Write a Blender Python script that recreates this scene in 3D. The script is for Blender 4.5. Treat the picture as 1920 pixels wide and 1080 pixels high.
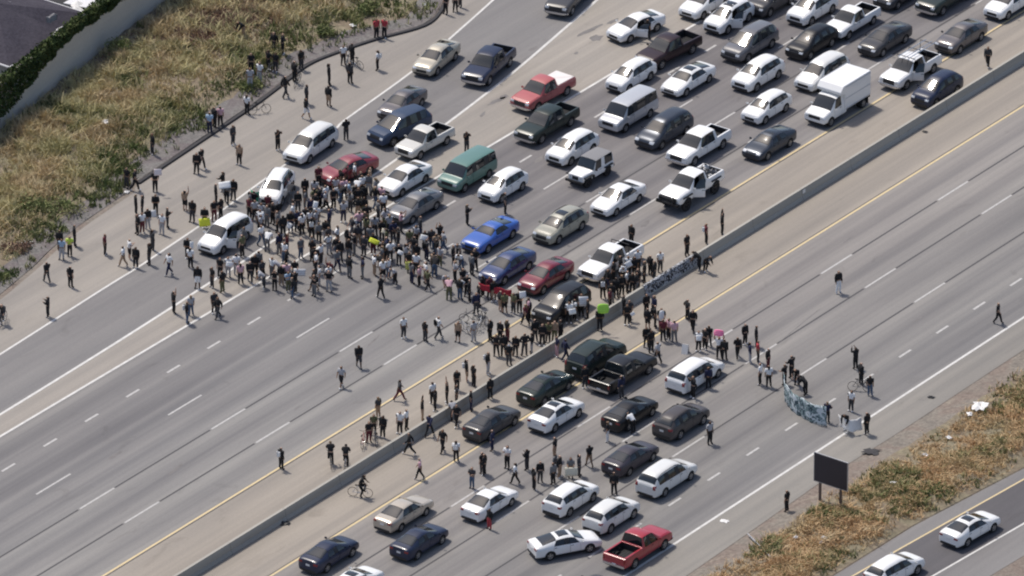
import bpy, bmesh, math, random
import numpy as np
from mathutils import Vector, Matrix
from mathutils.bvhtree import BVHTree
from mathutils import noise as mnoise
rad = math.radians
SC = bpy.context.scene
COL = SC.collection
for o in list(bpy.data.objects):
    bpy.data.objects.remove(o)

# ------------------------------------------------------------------ camera, sky, sun, exposure
# world X runs along the freeway (towards the upper right of the picture), Y is left of it, Z up, metres
FPX, PITCH, PHI, DIST = 21396.4, rad(26.578), rad(53.736), 803.87
R_ = Vector((math.cos(PHI), -math.sin(PHI), 0))
F_ = Vector((math.sin(PHI), math.cos(PHI), 0))
FW = F_ * math.cos(PITCH) + Vector((0, 0, -math.sin(PITCH)))
UP = F_ * math.sin(PITCH) + Vector((0, 0, math.cos(PITCH)))
CAMLOC = -FW * DIST
cd = bpy.data.cameras.new('camera')
cam = bpy.data.objects.new('camera', cd)
COL.objects.link(cam)
cam.location = CAMLOC
cam.rotation_euler = Matrix((R_, UP, -FW)).transposed().to_euler()
cd.sensor_width = 36
cd.lens = FPX / 1920 * 36
cd.clip_start = 5
cd.clip_end = 9000
SC.camera = cam
SC.render.resolution_x, SC.render.resolution_y = 1024, 576

SUN_TO = Vector((0.10, 0.47, 0.88)).normalized()      # direction towards the sun
w = bpy.data.worlds.new('World')
SC.world = w
w.use_nodes = True
nt = w.node_tree
nt.nodes.clear()
sky = nt.nodes.new('ShaderNodeTexSky')
sky.sky_type = 'NISHITA'
sky.sun_disc = False
sky.sun_elevation = math.asin(SUN_TO.z)
sky.sun_rotation = math.atan2(SUN_TO.x, SUN_TO.y)
sky.dust_density = 2.2
sky.air_density = 0.8
sky.ozone_density = 0.5
bg = nt.nodes.new('ShaderNodeBackground')
bg.inputs['Strength'].default_value = 0.125
wo = nt.nodes.new('ShaderNodeOutputWorld')
nt.links.new(sky.outputs[0], bg.inputs[0])
nt.links.new(bg.outputs[0], wo.inputs[0])
sd = bpy.data.lights.new('sun', 'SUN')
sd.energy = 2.9
sd.angle = rad(5)
sd.color = (1.0, 0.935, 0.845)
so = bpy.data.objects.new('sun', sd)
COL.objects.link(so)
so.rotation_euler = (-SUN_TO).to_track_quat('-Z', 'Y').to_euler()
so.location = (0, 0, 300)
SC.view_settings.view_transform = 'Standard'
SC.view_settings.look = 'None'
SC.view_settings.exposure = 0.22
SC.view_settings.gamma = 1.0
SC.view_settings.use_curve_mapping = False
SC.render.engine = 'CYCLES'
SC.cycles.pixel_filter_type = 'BLACKMAN_HARRIS'
SC.cycles.filter_width = 2.1


def G(px, py, z=0.0):
    """ground point (or point at height z) seen at a photo pixel: used to survey the place"""
    d = FW + R_ * ((px - 960) / FPX) - UP * ((py - 540) / FPX)
    t = (z - CAMLOC.z) / d.z
    return CAMLOC + d * t


def PX(p):
    q = Vector(p) - CAMLOC
    dz = q.dot(FW)
    return 960 + q.dot(R_) / dz * FPX, 540 - q.dot(UP) / dz * FPX


# ------------------------------------------------------------------ materials
MATS = {}


def nodes(name):
    m = bpy.data.materials.new(name)
    m.use_nodes = True
    n = m.node_tree
    b = n.nodes['Principled BSDF']
    return m, n, b


def mat(name, col, rough=0.6, metal=0.0, coat=0.0, var=0.0, vscale=6.0, spec=0.5):
    """plain coloured material with a faint procedural mottling"""
    if name in MATS:
        return MATS[name]
    m, n, b = nodes(name)
    b.inputs['Roughness'].default_value = rough
    b.inputs['Metallic'].default_value = metal
    b.inputs['Coat Weight'].default_value = coat
    b.inputs['Coat Roughness'].default_value = 0.08
    b.inputs['Specular IOR Level'].default_value = spec
    tc = n.nodes.new('ShaderNodeTexCoord')
    nz = n.nodes.new('ShaderNodeTexNoise')
    nz.inputs['Scale'].default_value = vscale
    nz.inputs['Detail'].default_value = 3
    n.links.new(tc.outputs['Object'], nz.inputs['Vector'])
    mx = n.nodes.new('ShaderNodeMix')
    mx.data_type = 'RGBA'
    v = var if var else 0.06
    mx.inputs['A'].default_value = (*[c * (1 - v) for c in col], 1)
    mx.inputs['B'].default_value = (*[min(1, c * (1 + v)) for c in col], 1)
    n.links.new(nz.outputs['Fac'], mx.inputs['Factor'])
    n.links.new(mx.outputs['Result'], b.inputs['Base Color'])
    MATS[name] = m
    return m


def ramp(n, fac, stops):
    r = n.nodes.new('ShaderNodeValToRGB')
    e = r.color_ramp.elements
    while len(e) < len(stops):
        e.new(0.5)
    for i, (p, c) in enumerate(stops):
        e[i].position = p
        e[i].color = (*c, 1)
    n.links.new(fac, r.inputs['Fac'])
    return r.outputs['Color']


def noise(n, vec, scale, detail=4, rough=0.55, dist=0.0):
    z = n.nodes.new('ShaderNodeTexNoise')
    z.inputs['Scale'].default_value = scale
    z.inputs['Detail'].default_value = detail
    z.inputs['Roughness'].default_value = rough
    z.inputs['Distortion'].default_value = dist
    n.links.new(vec, z.inputs['Vector'])
    return z.outputs['Fac']


def mapping(n, vec, scale=(1, 1, 1), rot=(0, 0, 0)):
    mp = n.nodes.new('ShaderNodeMapping')
    mp.inputs['Scale'].default_value = scale
    mp.inputs['Rotation'].default_value = rot
    n.links.new(vec, mp.inputs['Vector'])
    return mp.outputs['Vector']


def mixc(n, a, b, fac, mode='MIX'):
    x = n.nodes.new('ShaderNodeMix')
    x.data_type = 'RGBA'
    x.blend_type = mode
    for k, v in (('A', a), ('B', b)):
        if isinstance(v, tuple):
            x.inputs[k].default_value = (*v, 1)
        else:
            n.links.new(v, x.inputs[k])
    if isinstance(fac, (int, float)):
        x.inputs['Factor'].default_value = fac
    else:
        n.links.new(fac, x.inputs['Factor'])
    return x.outputs['Result']


def pavement(name, base, warm, streak=0.5, rough=0.85, across=None, along=None, bands=None):
    """worn concrete or asphalt: large blotches, long wheel-path streaks, fine grain, small stains"""
    m, n, b = nodes(name)
    b.inputs['Roughness'].default_value = rough
    b.inputs['Specular IOR Level'].default_value = 0.3
    tc = n.nodes.new('ShaderNodeTexCoord').outputs['Object']
    big = noise(n, mapping(n, tc, (0.035, 0.16, 1)), 1.0, 4)
    c1 = ramp(n, big, [(0.3, base), (0.72, warm)])
    st = noise(n, mapping(n, tc, (0.012, 1.1, 1)), 1.0, 3, 0.6)
    c2 = mixc(n, c1, ramp(n, st, [(0.3, (0.72, 0.72, 0.74)), (0.7, (1.12, 1.1, 1.07))]), streak, 'MULTIPLY')
    fine = noise(n, tc, 7.0, 6, 0.7)
    c3 = mixc(n, c2, ramp(n, fine, [(0.25, (0.82, 0.82, 0.82)), (0.75, (1.12, 1.12, 1.12))]), 0.6, 'MULTIPLY')
    stn = noise(n, mapping(n, tc, (0.25, 0.6, 1)), 1.0, 5, 0.6, 0.8)
    c4 = mixc(n, c3, ramp(n, stn, [(0.62, (1, 1, 1)), (0.78, (0.7, 0.69, 0.68))]), 0.7, 'MULTIPLY')
    if bands:
        # oil-darkened band down the middle of each lane, broken by noise
        sb = n.nodes.new('ShaderNodeSeparateXYZ')
        n.links.new(tc, sb.inputs[0])
        m1 = n.nodes.new('ShaderNodeMath')
        m1.operation = 'SUBTRACT'
        n.links.new(sb.outputs['Y'], m1.inputs[0])
        m1.inputs[1].default_value = bands[0]
        m2 = n.nodes.new('ShaderNodeMath')
        m2.operation = 'MULTIPLY'
        n.links.new(m1.outputs[0], m2.inputs[0])
        m2.inputs[1].default_value = 2 * math.pi / bands[1]
        m3 = n.nodes.new('ShaderNodeMath')
        m3.operation = 'COSINE'
        n.links.new(m2.outputs[0], m3.inputs[0])
        m4 = n.nodes.new('ShaderNodeMapRange')
        m4.inputs['From Min'].default_value, m4.inputs['From Max'].default_value = -1, 1
        n.links.new(m3.outputs[0], m4.inputs['Value'])
        bn = noise(n, mapping(n, tc, (0.03, 0.25, 1)), 1.0, 4, .6)
        band = ramp(n, m4.outputs['Result'], [(0.0, (.78, .78, .80)), (0.35, (.96, .96, .96)), (1.0, (1.04, 1.04, 1.03))])
        c4 = mixc(n, c4, band, ramp(n, bn, [(.35, (.25, .25, .25)), (.65, (1, 1, 1))]), 'MULTIPLY')
    if across or along:
        sx = n.nodes.new('ShaderNodeSeparateXYZ')
        n.links.new(tc, sx.inputs[0])
        for ax, lst in (('Y', across), ('X', along)):
            if not lst:
                continue
            lo, hi = lst[0][0], lst[-1][0]
            mr = n.nodes.new('ShaderNodeMapRange')
            mr.inputs['From Min'].default_value, mr.inputs['From Max'].default_value = lo, hi
            n.links.new(sx.outputs[ax], mr.inputs['Value'])
            c4 = mixc(n, c4, ramp(n, mr.outputs['Result'], [((y - lo) / (hi - lo), c) for y, c in lst]), 1.0, 'MULTIPLY')
    n.links.new(c4, b.inputs['Base Color'])
    bp = n.nodes.new('ShaderNodeBump')
    bp.inputs['Strength'].default_value = 0.25
    bp.inputs['Distance'].default_value = 0.01
    n.links.new(fine, bp.inputs['Height'])
    n.links.new(bp.outputs['Normal'], b.inputs['Normal'])
    MATS[name] = m
    return m


def multi(name, cols, scale=0.5, rough=0.9, fine=4.0, trans=0.0, con=0.45):
    """earth or plants: patches of several colours broken by finer noise"""
    m, n, b = nodes(name)
    b.inputs['Roughness'].default_value = rough
    b.inputs['Specular IOR Level'].default_value = 0.15
    tc = n.nodes.new('ShaderNodeTexCoord').outputs['Object']
    big = noise(n, tc, scale, 6, 0.62, 0.4)
    k = len(cols)
    c = ramp(n, big, [(0.28 + 0.44 * i / (k - 1), cols[i]) for i in range(k)])
    f = noise(n, tc, fine, 5, 0.7)
    c = mixc(n, c, ramp(n, f, [(0.28, (1 - con,) * 3), (0.72, (1 + .7 * con,) * 3)]), 0.8, 'MULTIPLY')
    n.links.new(c, b.inputs['Base Color'])
    if trans:
        b.inputs['Transmission Weight'].default_value = 0.0
    bp = n.nodes.new('ShaderNodeBump')
    bp.inputs['Strength'].default_value = 0.5
    bp.inputs['Distance'].default_value = 0.05
    n.links.new(f, bp.inputs['Height'])
    n.links.new(bp.outputs['Normal'], b.inputs['Normal'])
    MATS[name] = m
    return m


# lanes were paved at different times: tone changes from lane to lane and along the road
pavement('lane_concrete', (0.212, 0.208, 0.208), (0.275, 0.27, 0.262), 0.85,
         across=[(-3.5, (1.14, 1.12, 1.08)), (0.0, (1.10, 1.09, 1.06)), (0.25, (0.99, .98, .97)), (3.7, (0.95, .945, .94)), (4.0, (.89, .885, .89)), (11.3, (.85, .84, .85)), (14.9, (.86, .85, .85))],
         along=[(-60, (1.02, 1.02, 1.02)), (0, (1, 1, 1)), (12, (.90, .885, .90)), (70, (.84, .82, .85))], bands=(3.8, 3.7))
pavement('lane_concrete_b', (0.215, 0.210, 0.208), (0.278, 0.27, 0.260), 0.8,
         across=[(-31.7, (.86, .86, .87)), (-28.0, (.88, .88, .88)), (-24.2, (.94, .93, .92)), (-20.0, (.98, .965, .95)), (-16.3, (1.04, 1.01, .99)), (-12.5, (1.10, 1.06, 1.02))], bands=(-16.3, 3.86))
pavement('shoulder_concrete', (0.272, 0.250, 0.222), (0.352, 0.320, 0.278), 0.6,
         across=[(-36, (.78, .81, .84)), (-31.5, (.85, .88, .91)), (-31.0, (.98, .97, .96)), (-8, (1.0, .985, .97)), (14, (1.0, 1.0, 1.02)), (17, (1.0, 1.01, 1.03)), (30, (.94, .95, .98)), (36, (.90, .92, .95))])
pavement('ramp_asphalt', (0.185, 0.178, 0.178), (0.235, 0.228, 0.222), 0.5)
pavement('dark_asphalt', (0.098, 0.094, 0.100), (0.13, 0.125, 0.132), 0.4)
pavement('barrier_concrete', (0.29, 0.28, 0.25), (0.42, 0.40, 0.355), 0.3)
pavement('wall_concrete', (0.50, 0.47, 0.42), (0.58, 0.545, 0.485), 0.2)
mat('white_line', (0.58, 0.57, 0.545), 0.7, var=0.28, vscale=2)
mat('worn_line', (0.45, 0.44, 0.425), 0.8, var=0.35, vscale=3)
mat('yellow_line', (0.60, 0.48, 0.27), 0.7, var=0.15, vscale=3)
mat('stain', (0.165, 0.155, 0.15), 0.8, var=0.4, vscale=2)
mat('joint_seal', (0.075, 0.072, 0.075), 0.9, var=0.2)
mat('curb_asphalt', (0.045, 0.043, 0.045), 0.9, var=0.3)
multi('dirt', [(0.15, 0.135, 0.12), (0.23, 0.205, 0.175), (0.21, 0.17, 0.145), (0.28, 0.245, 0.20)], 0.35)
multi('gravel', [(0.13, 0.125, 0.12), (0.20, 0.19, 0.18), (0.16, 0.14, 0.14), (0.24, 0.22, 0.20)], 0.6, fine=6)
multi('dry_grass', [(0.36, 0.34, 0.17), (0.56, 0.50, 0.28), (0.55, 0.43, 0.26), (0.68, 0.61, 0.39)], 0.22, fine=1.2, con=.2)
multi('rust_grass', [(0.44, 0.37, 0.21), (0.60, 0.45, 0.26), (0.56, 0.38, 0.21), (0.68, 0.56, 0.36)], 0.3, fine=1.2, con=.2)
multi('straw_soil', [(0.16, 0.145, 0.10), (0.24, 0.21, 0.145), (0.21, 0.17, 0.125), (0.28, 0.245, 0.17)], 0.4, fine=3)
multi('green_weed', [(0.09, 0.14, 0.045), (0.17, 0.20, 0.08), (0.26, 0.26, 0.12), (0.34, 0.30, 0.15)], 0.5, fine=2)
multi('dead_brush', [(0.13, 0.085, 0.065), (0.21, 0.13, 0.10), (0.26, 0.18, 0.13), (0.17, 0.12, 0.08)], 0.5, fine=2)
multi('ivy_leaf', [(0.035, 0.055, 0.02), (0.055, 0.08, 0.03), (0.075, 0.10, 0.035), (0.12, 0.125, 0.055)], 0.5, fine=2, con=.25)
multi('roof_shingle', [(0.045, 0.042, 0.055), (0.06, 0.055, 0.07), (0.07, 0.065, 0.08)], 0.6, fine=5)
mat('rubber', (0.015, 0.015, 0.016), 0.85)
mat('rim_alloy', (0.45, 0.45, 0.46), 0.35, 0.8)
mat('rim_dark', (0.05, 0.05, 0.055), 0.4, 0.6)
mat('trim_black', (0.018, 0.018, 0.02), 0.55)
mat('well_black', (0.008, 0.008, 0.009), 0.9)
mat('glass_dark', (0.014, 0.018, 0.021), 0.04, 0, 0.45, spec=0.6)
mat('headlamp', (0.62, 0.64, 0.66), 0.12, 0.2, 0.6)
mat('taillamp', (0.22, 0.008, 0.01), 0.2, 0, 0.6)
mat('plate_white', (0.7, 0.7, 0.7), 0.5)
mat('chrome', (0.6, 0.6, 0.62), 0.2, 0.9)
mat('seat_fabric', (0.05, 0.048, 0.045), 0.9)
mat('bedliner', (0.02, 0.02, 0.022), 0.8, var=0.3)
mat('canvas_grey', (0.22, 0.22, 0.23), 0.9, var=0.1)
mat('tonneau_white', (0.72, 0.68, 0.66), 0.7)
mat('steel_post', (0.12, 0.085, 0.07), 0.7)
mat('sign_dark', (0.03, 0.026, 0.036), 0.55)
mat('galvanised', (0.45, 0.45, 0.46), 0.5, 0.5)
mat('gutter_white', (0.62, 0.62, 0.63), 0.6)
mat('stucco', (0.35, 0.33, 0.31), 0.9)
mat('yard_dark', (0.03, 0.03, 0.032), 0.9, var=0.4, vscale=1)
mat('litter_white', (0.75, 0.74, 0.72), 0.8, var=0.15)
mat('wood', (0.20, 0.15, 0.10), 0.8, var=0.2)
PAINT = dict(white=(0.80, 0.80, 0.79), offwhite=(0.70, 0.70, 0.68), silver=(0.50, 0.51, 0.53), champagne=(0.46, 0.42, 0.34),
             beige=(0.50, 0.44, 0.36), grey=(0.165, 0.165, 0.17), midgrey=(0.13, 0.13, 0.14), darkgrey=(0.055, 0.055, 0.06),
             black=(0.012, 0.012, 0.014), navy=(0.02, 0.028, 0.06), slate=(0.045, 0.055, 0.075), blue=(0.035, 0.11, 0.42),
             deepblue=(0.02, 0.04, 0.13), oldblue=(0.028, 0.05, 0.10), maroon=(0.24, 0.035, 0.05), red=(0.36, 0.022, 0.035),
             darkred=(0.17, 0.012, 0.025), oxblood=(0.028, 0.013, 0.016), palered=(0.40, 0.085, 0.085), green=(0.10, 0.205, 0.175), bottle=(0.018, 0.03, 0.027),
             brownGrey=(0.07, 0.062, 0.062), mauve=(0.05, 0.045, 0.058), olive=(0.32, 0.31, 0.25), taupe=(0.115, 0.105, 0.108), cream=(0.60, 0.585, 0.54))
for k, c in PAINT.items():
    mat('paint_' + k, c, 0.32 if k not in ('oldblue', 'palered') else 0.5, 0.25 if k in ('silver', 'grey', 'champagne', 'beige', 'slate', 'taupe') else 0.0, 0.6 if max(c) > .1 else 0.15, spec=0.5 if max(c) > .1 else 0.35, var=0.05, vscale=1.5)
CLOTH = dict(k=('black', (0.012, 0.012, 0.014)), d=('dark grey', (0.045, 0.045, 0.05)), g=('grey', (0.16, 0.16, 0.165)),
             l=('light grey', (0.40, 0.40, 0.42)), w=('white', (0.78, 0.78, 0.78)), n=('navy', (0.018, 0.022, 0.06)),
             b=('blue', (0.05, 0.13, 0.40)), e=('pale blue', (0.33, 0.45, 0.58)), s=('denim', (0.07, 0.11, 0.18)),
             r=('red', (0.42, 0.05, 0.06)), m=('maroon', (0.12, 0.02, 0.03)), p=('pink', (0.62, 0.38, 0.42)),
             t=('tan', (0.36, 0.25, 0.17)), y=('yellow green', (0.55, 0.70, 0.10)), o=('olive', (0.12, 0.12, 0.06)), q=('purple', (0.10, 0.05, 0.14)))
for k, (nm, c) in CLOTH.items():
    mat('cloth_' + nm.replace(' ', '_'), c, 0.9, var=0.12, vscale=9)
for i, c in enumerate([(0.42, 0.26, 0.18), (0.28, 0.16, 0.10), (0.12, 0.065, 0.04), (0.52, 0.34, 0.25)]):
    mat('skin_%s' % 'abcd'[i], c, 0.6)
for nm, c in (('hair_black', (0.01, 0.008, 0.008)), ('hair_brown', (0.05, 0.028, 0.016)), ('hair_fair', (0.25, 0.17, 0.09))):
    mat(nm, c, 0.7)
M = MATS


# ------------------------------------------------------------------ helpers
def mesh_from(name, verts, faces, mats=(), midx=None, smooth=False):
    me = bpy.data.meshes.new(name)
    me.from_pydata([tuple(v) for v in verts], [], faces)
    for m in mats:
        me.materials.append(m)
    if midx is not None:
        me.polygons.foreach_set('material_index', midx)
    if smooth:
        me.polygons.foreach_set('use_smooth', [True] * len(me.polygons))
    me.update()
    return me


class MB:
    """collects simple solids into one mesh"""
    def __init__(s):
        s.v, s.f, s.mi = [], [], []

    def add(s, vs, fs, mi=0):
        o = len(s.v)
        s.v += [Vector(v) for v in vs]
        s.f += [tuple(i + o for i in f) for f in fs]
        s.mi += [mi] * len(fs)
        return s

    def box(s, c, d, mi=0, rz=0.0, bev=0.0, mtx=None):
        x, y, z = (k / 2 for k in d)
        b = min(bev, x * .9, y * .9, z * .9)
        vs, fs = [], []
        if b <= 0:
            vs = [(i * x, j * y, k * z) for i in (-1, 1) for j in (-1, 1) for k in (-1, 1)]
            fs = [(0, 1, 3, 2), (4, 6, 7, 5), (0, 4, 5, 1), (2, 3, 7, 6), (0, 2, 6, 4), (1, 5, 7, 3)]
        else:
            prof = [(-z, -b), (-z + b, 0), (z - b, 0), (z, -b)]
            for (zz, ins) in prof:
                for (i, j) in ((1, 1), (-1, 1), (-1, -1), (1, -1)):
                    xx, yy = x + ins, y + ins
                    vs += [(i * (xx - (b if (i * j) > 0 else 0)), j * (yy - (0 if (i * j) > 0 else b)), zz),
                           (i * (xx - (0 if (i * j) > 0 else b)), j * (yy - (b if (i * j) > 0 else 0)), zz)]
            n = 8
            for r in range(3):
                for q in range(n):
                    fs.append((r * n + q, r * n + (q + 1) % n, (r + 1) * n + (q + 1) % n, (r + 1) * n + q))
            fs.append(tuple(range(n))[::-1])
            fs.append(tuple(range(3 * n, 4 * n)))
        ca, sa = math.cos(rz), math.sin(rz)
        vs = [Vector((v[0] * ca - v[1] * sa, v[0] * sa + v[1] * ca, v[2])) + Vector(c) for v in vs]
        if mtx:
            vs = [mtx @ v for v in vs]
        return s.add(vs, fs, mi)

    def tube(s, pts, rs, seg=8, mi=0, caps=True):
        pts = [Vector(p) for p in pts]
        if not isinstance(rs, (list, tuple)):
            rs = [rs] * len(pts)
        vs, fs = [], []
        for i, p in enumerate(pts):
            d = (pts[min(i + 1, len(pts) - 1)] - pts[max(i - 1, 0)]).normalized()
            a = d.cross(Vector((0, 0, 1)))
            if a.length < .05:
                a = d.cross(Vector((1, 0, 0)))
            a.normalize()
            b = d.cross(a)
            for q in range(seg):
                t = 2 * math.pi * q / seg
                vs.append(p + (a * math.cos(t) + b * math.sin(t)) * rs[i])
        for i in range(len(pts) - 1):
            for q in range(seg):
                fs.append((i * seg + q, i * seg + (q + 1) % seg, (i + 1) * seg + (q + 1) % seg, (i + 1) * seg + q))
        if caps:
            fs.append(tuple(range(seg))[::-1])
            fs.append(tuple(range((len(pts) - 1) * seg, len(pts) * seg)))
        return s.add(vs, fs, mi)

    def lathe_y(s, prof, seg=20, mi=0, c=(0, 0, 0)):
        """profile of (radius, y) turned about the Y axis"""
        vs, fs = [], []
        for (r, y) in prof:
            for q in range(seg):
                t = 2 * math.pi * q / seg
                vs.append(Vector((r * math.cos(t), y, r * math.sin(t))) + Vector(c))
        k = len(prof)
        for i in range(k - 1):
            for q in range(seg):
                fs.append((i * seg + q, (i + 1) * seg + q, (i + 1) * seg + (q + 1) % seg, i * seg + (q + 1) % seg))
        return s.add(vs, fs, mi)

    def mesh(s, name, mats=(), smooth=False):
        me = mesh_from(name, s.v, s.f, mats, s.mi, smooth)
        if smooth:
            me.set_sharp_from_angle(angle=rad(40))
        return me


def link(name, me, parent=None, loc=None, rz=None):
    o = bpy.data.objects.new(name, me)
    COL.objects.link(o)
    if parent:
        o.parent = parent
    if loc is not None:
        o.location = loc
    if rz is not None:
        o.rotation_euler = (0, 0, rz)
    return o


def tag(o, label=None, cat=None, group=None, kind=None):
    if label:
        o['label'] = label
    if cat:
        o['category'] = cat
    if group:
        o['group'] = group
    if kind:
        o['kind'] = kind
    return o


def evaluated(o):
    dg = bpy.context.evaluated_depsgraph_get()
    dg.update()
    return bpy.data.meshes.new_from_object(o.evaluated_get(dg))


# ------------------------------------------------------------------ ground, roads, markings
def sheet(name, pts, z, m, kind='structure', parent=None):
    """flat polygon triangulated from an outline of (x, y)"""
    bm = bmesh.new()
    vs = [bm.verts.new((p[0], p[1], z)) for p in pts]
    f = bm.faces.new(vs)
    f.normal_update()
    if f.normal.z < 0:
        f.normal_flip()
    bmesh.ops.triangulate(bm, faces=[f])
    me = bpy.data.meshes.new(name)
    bm.to_mesh(me)
    bm.free()
    me.materials.append(m)
    o = link(name, me, parent)
    if kind:
        o['kind'] = kind
    return o


def gp(pts):
    return [(G(x, y).x, G(x, y).y) for x, y in pts]


def smooth_curve(pts, n=8):
    """Catmull-Rom through 2-D points"""
    out = []
    P = [Vector(p) for p in pts]
    P = [P[0] * 2 - P[1]] + P + [P[-1] * 2 - P[-2]]
    for i in range(1, len(P) - 2):
        for k in range(n):
            t = k / n
            a, b, c, d = P[i - 1], P[i], P[i + 1], P[i + 2]
            out.append(0.5 * ((2 * b) + (c - a) * t + (2 * a - 5 * b + 4 * c - d) * t * t + (3 * b - a - 3 * c + d) * t ** 3))
    out.append(P[-2])
    return [(p.x, p.y) for p in out]


sheet('ground', [(-2500, -2500), (2500, -2500), (2500, 2500), (-2500, 2500)], 0.0, M['dirt'])
U0, U1 = -130, 150
# left edge of the pavement (surveyed along the kerb) and right edge
LE_px = [(-60, 606), (0, 563), (74, 501), (97, 478), (150, 432), (192, 402), (250, 362), (262, 346), (375, 270), (475, 203), (530, 162), (580, 124),
         (640, 99), (705, 77), (797, 51), (830, 22), (842, -10), (850, -50)]
LE = smooth_curve(gp(LE_px), 5)
LEfull = [(-130, LE[0][1] - 1.0), (-80, LE[0][1] - 0.5)] + LE + [(75, 66), (110, 95), (150, 130)]
RE_px = [(1200, 1138), (1290, 1078), (1440, 974), (1560, 890), (1690, 808), (1800, 735), (1920, 656), (2000, 604)]
RE = smooth_curve(gp(RE_px), 5)
REfull = [(-130, RE[0][1])] + RE + [(90, RE[-1][1]), (150, RE[-1][1])]
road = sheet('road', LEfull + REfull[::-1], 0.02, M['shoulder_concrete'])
VE3, VY1, VY2, VW = 14.83, -3.45, -12.52, -31.67
DL = [11.50, 7.50, 3.80, 0.10]
LL = [-16.30, -20.07, -24.15, -28.13]
sheet('road_lanes', [(U0, VY1), (U1, VY1), (U1, VE3), (U0, VE3)], 0.024, M['lane_concrete'])
sheet('road_lanes', [(U0, VW), (U1, VW), (U1, VY2), (U0, VY2)], 0.024, M['lane_concrete_b'])
E1 = smooth_curve(gp([(-80, 714), (0, 665), (195, 541), (252, 506), (300, 474), (370, 427), (430, 385), (475, 352), (560, 291), (627, 244), (650, 223), (772, 135), (850, 67), (925, 0), (965, -40)]), 5)
E2 = smooth_curve(gp([(-80, 826), (0, 778), (180, 667), (322, 577), (357, 554), (407, 522), (429, 509), (503, 458), (532, 440), (620, 383), (699, 330), (741, 301), (842, 229), (960, 138), (1040, 70), (1120, 0), (1160, -38)]), 5)
sheet('ramp_road', E1 + E2[::-1], 0.024, M['ramp_asphalt'])
R1 = gp([(1500, 1138), (1600, 1080), (1690, 1028), (1920, 899), (2010, 850)])
R2 = gp([(1650, 1138), (1750, 1080), (1920, 982), (2010, 931)])
R0 = gp([(1440, 1150), (1545, 1092), (1715, 986), (1920, 879), (2010, 832)])
R3 = gp([(1740, 1150), (1840, 1090), (1920, 1042), (2010, 990)])
sheet('side_road', R0 + R3[::-1], 0.02, M['ramp_asphalt'])
sheet('side_road_lane', R1 + R2[::-1], 0.024, M['dark_asphalt'])


def stripe(name, pts, wd, z, m, parent=road):
    P = [Vector((p[0], p[1], z)) for p in pts]
    vs, fs = [], []
    for i, p in enumerate(P):
        d = (P[min(i + 1, len(P) - 1)] - P[max(i - 1, 0)]).normalized()
        nrm = Vector((-d.y, d.x, 0)) * wd / 2
        vs += [p + nrm, p - nrm]
    for i in range(len(P) - 1):
        fs.append((2 * i + 1, 2 * i + 3, 2 * i + 2, 2 * i))
    return link(name, mesh_from(name, vs, fs, [m]), parent)


ZL = 0.030
stripe('edge_line', [(U0, VE3), (U1, VE3)], 0.20, ZL, M['white_line'])
stripe('edge_line', [(U0, VY1), (U1, VY1)], 0.17, ZL, M['yellow_line'])
stripe('edge_line', [(U0, VY2), (U1, VY2)], 0.17, ZL, M['yellow_line'])
stripe('edge_line', [(U0, VW), (U1, VW)], 0.20, ZL, M['white_line'])
stripe('edge_line', E1, 0.18, ZL, M['white_line'])
stripe('edge_line', E2, 0.22, ZL, M['white_line'])
stripe('edge_line', R1, 0.14, ZL, M['yellow_line'])
stripe('edge_line', R2, 0.16, ZL, M['white_line'])
dash_me = mesh_from('lane_dash', [(0, -.075, 0), (3.75, -.075, 0), (3.75, .075, 0), (0, .075, 0)], [(0, 1, 2, 3)], [M['worn_line']])
sdash_me = mesh_from('short_dash', [(0, -.09, 0), (1.45, -.09, 0), (1.45, .09, 0), (0, .09, 0)], [(0, 1, 2, 3)], [M['worn_line']])
seam_me = mesh_from('joint_seam', [(0, -.075, 0), (10.6, -.075, 0), (10.6, .075, 0), (0, .075, 0)], [(0, 1, 2, 3)], [M['joint_seal']])
for v, u00 in [(7.50, -15.2), (3.80, -15.1), (0.10, -14.9), (-16.30, 14.7), (-20.07, 14.7), (-24.15, 14.9)]:
    for k in range(-7, 9):
        u = u00 + 14.63 * k
        if -75 < u < 85:
            link('lane_dash', dash_me, road, (u, v, ZL))
            if v != 7.50:
                link('joint_seam', seam_me, road, (u + 3.85, v, ZL - .003))
for v, u00 in [(11.50, -34.0), (-28.13, -29.6)]:
    for k in range(-8, 24):
        u = u00 + 4.6 * k
        if -75 < u < 80:
            link('lane_dash', sdash_me, road, (u, v, ZL))
# a second seam beside the yellow line of the near carriageway
stripe('joint_seam', [(U0, VY1 - 0.16), (U1, VY1 - 0.16)], 0.07, ZL - .003, M['joint_seal'])
stripe('joint_seam', [(U0, VY2 + 0.16), (U1, VY2 + 0.16)], 0.06, ZL - .003, M['joint_seal'])

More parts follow.
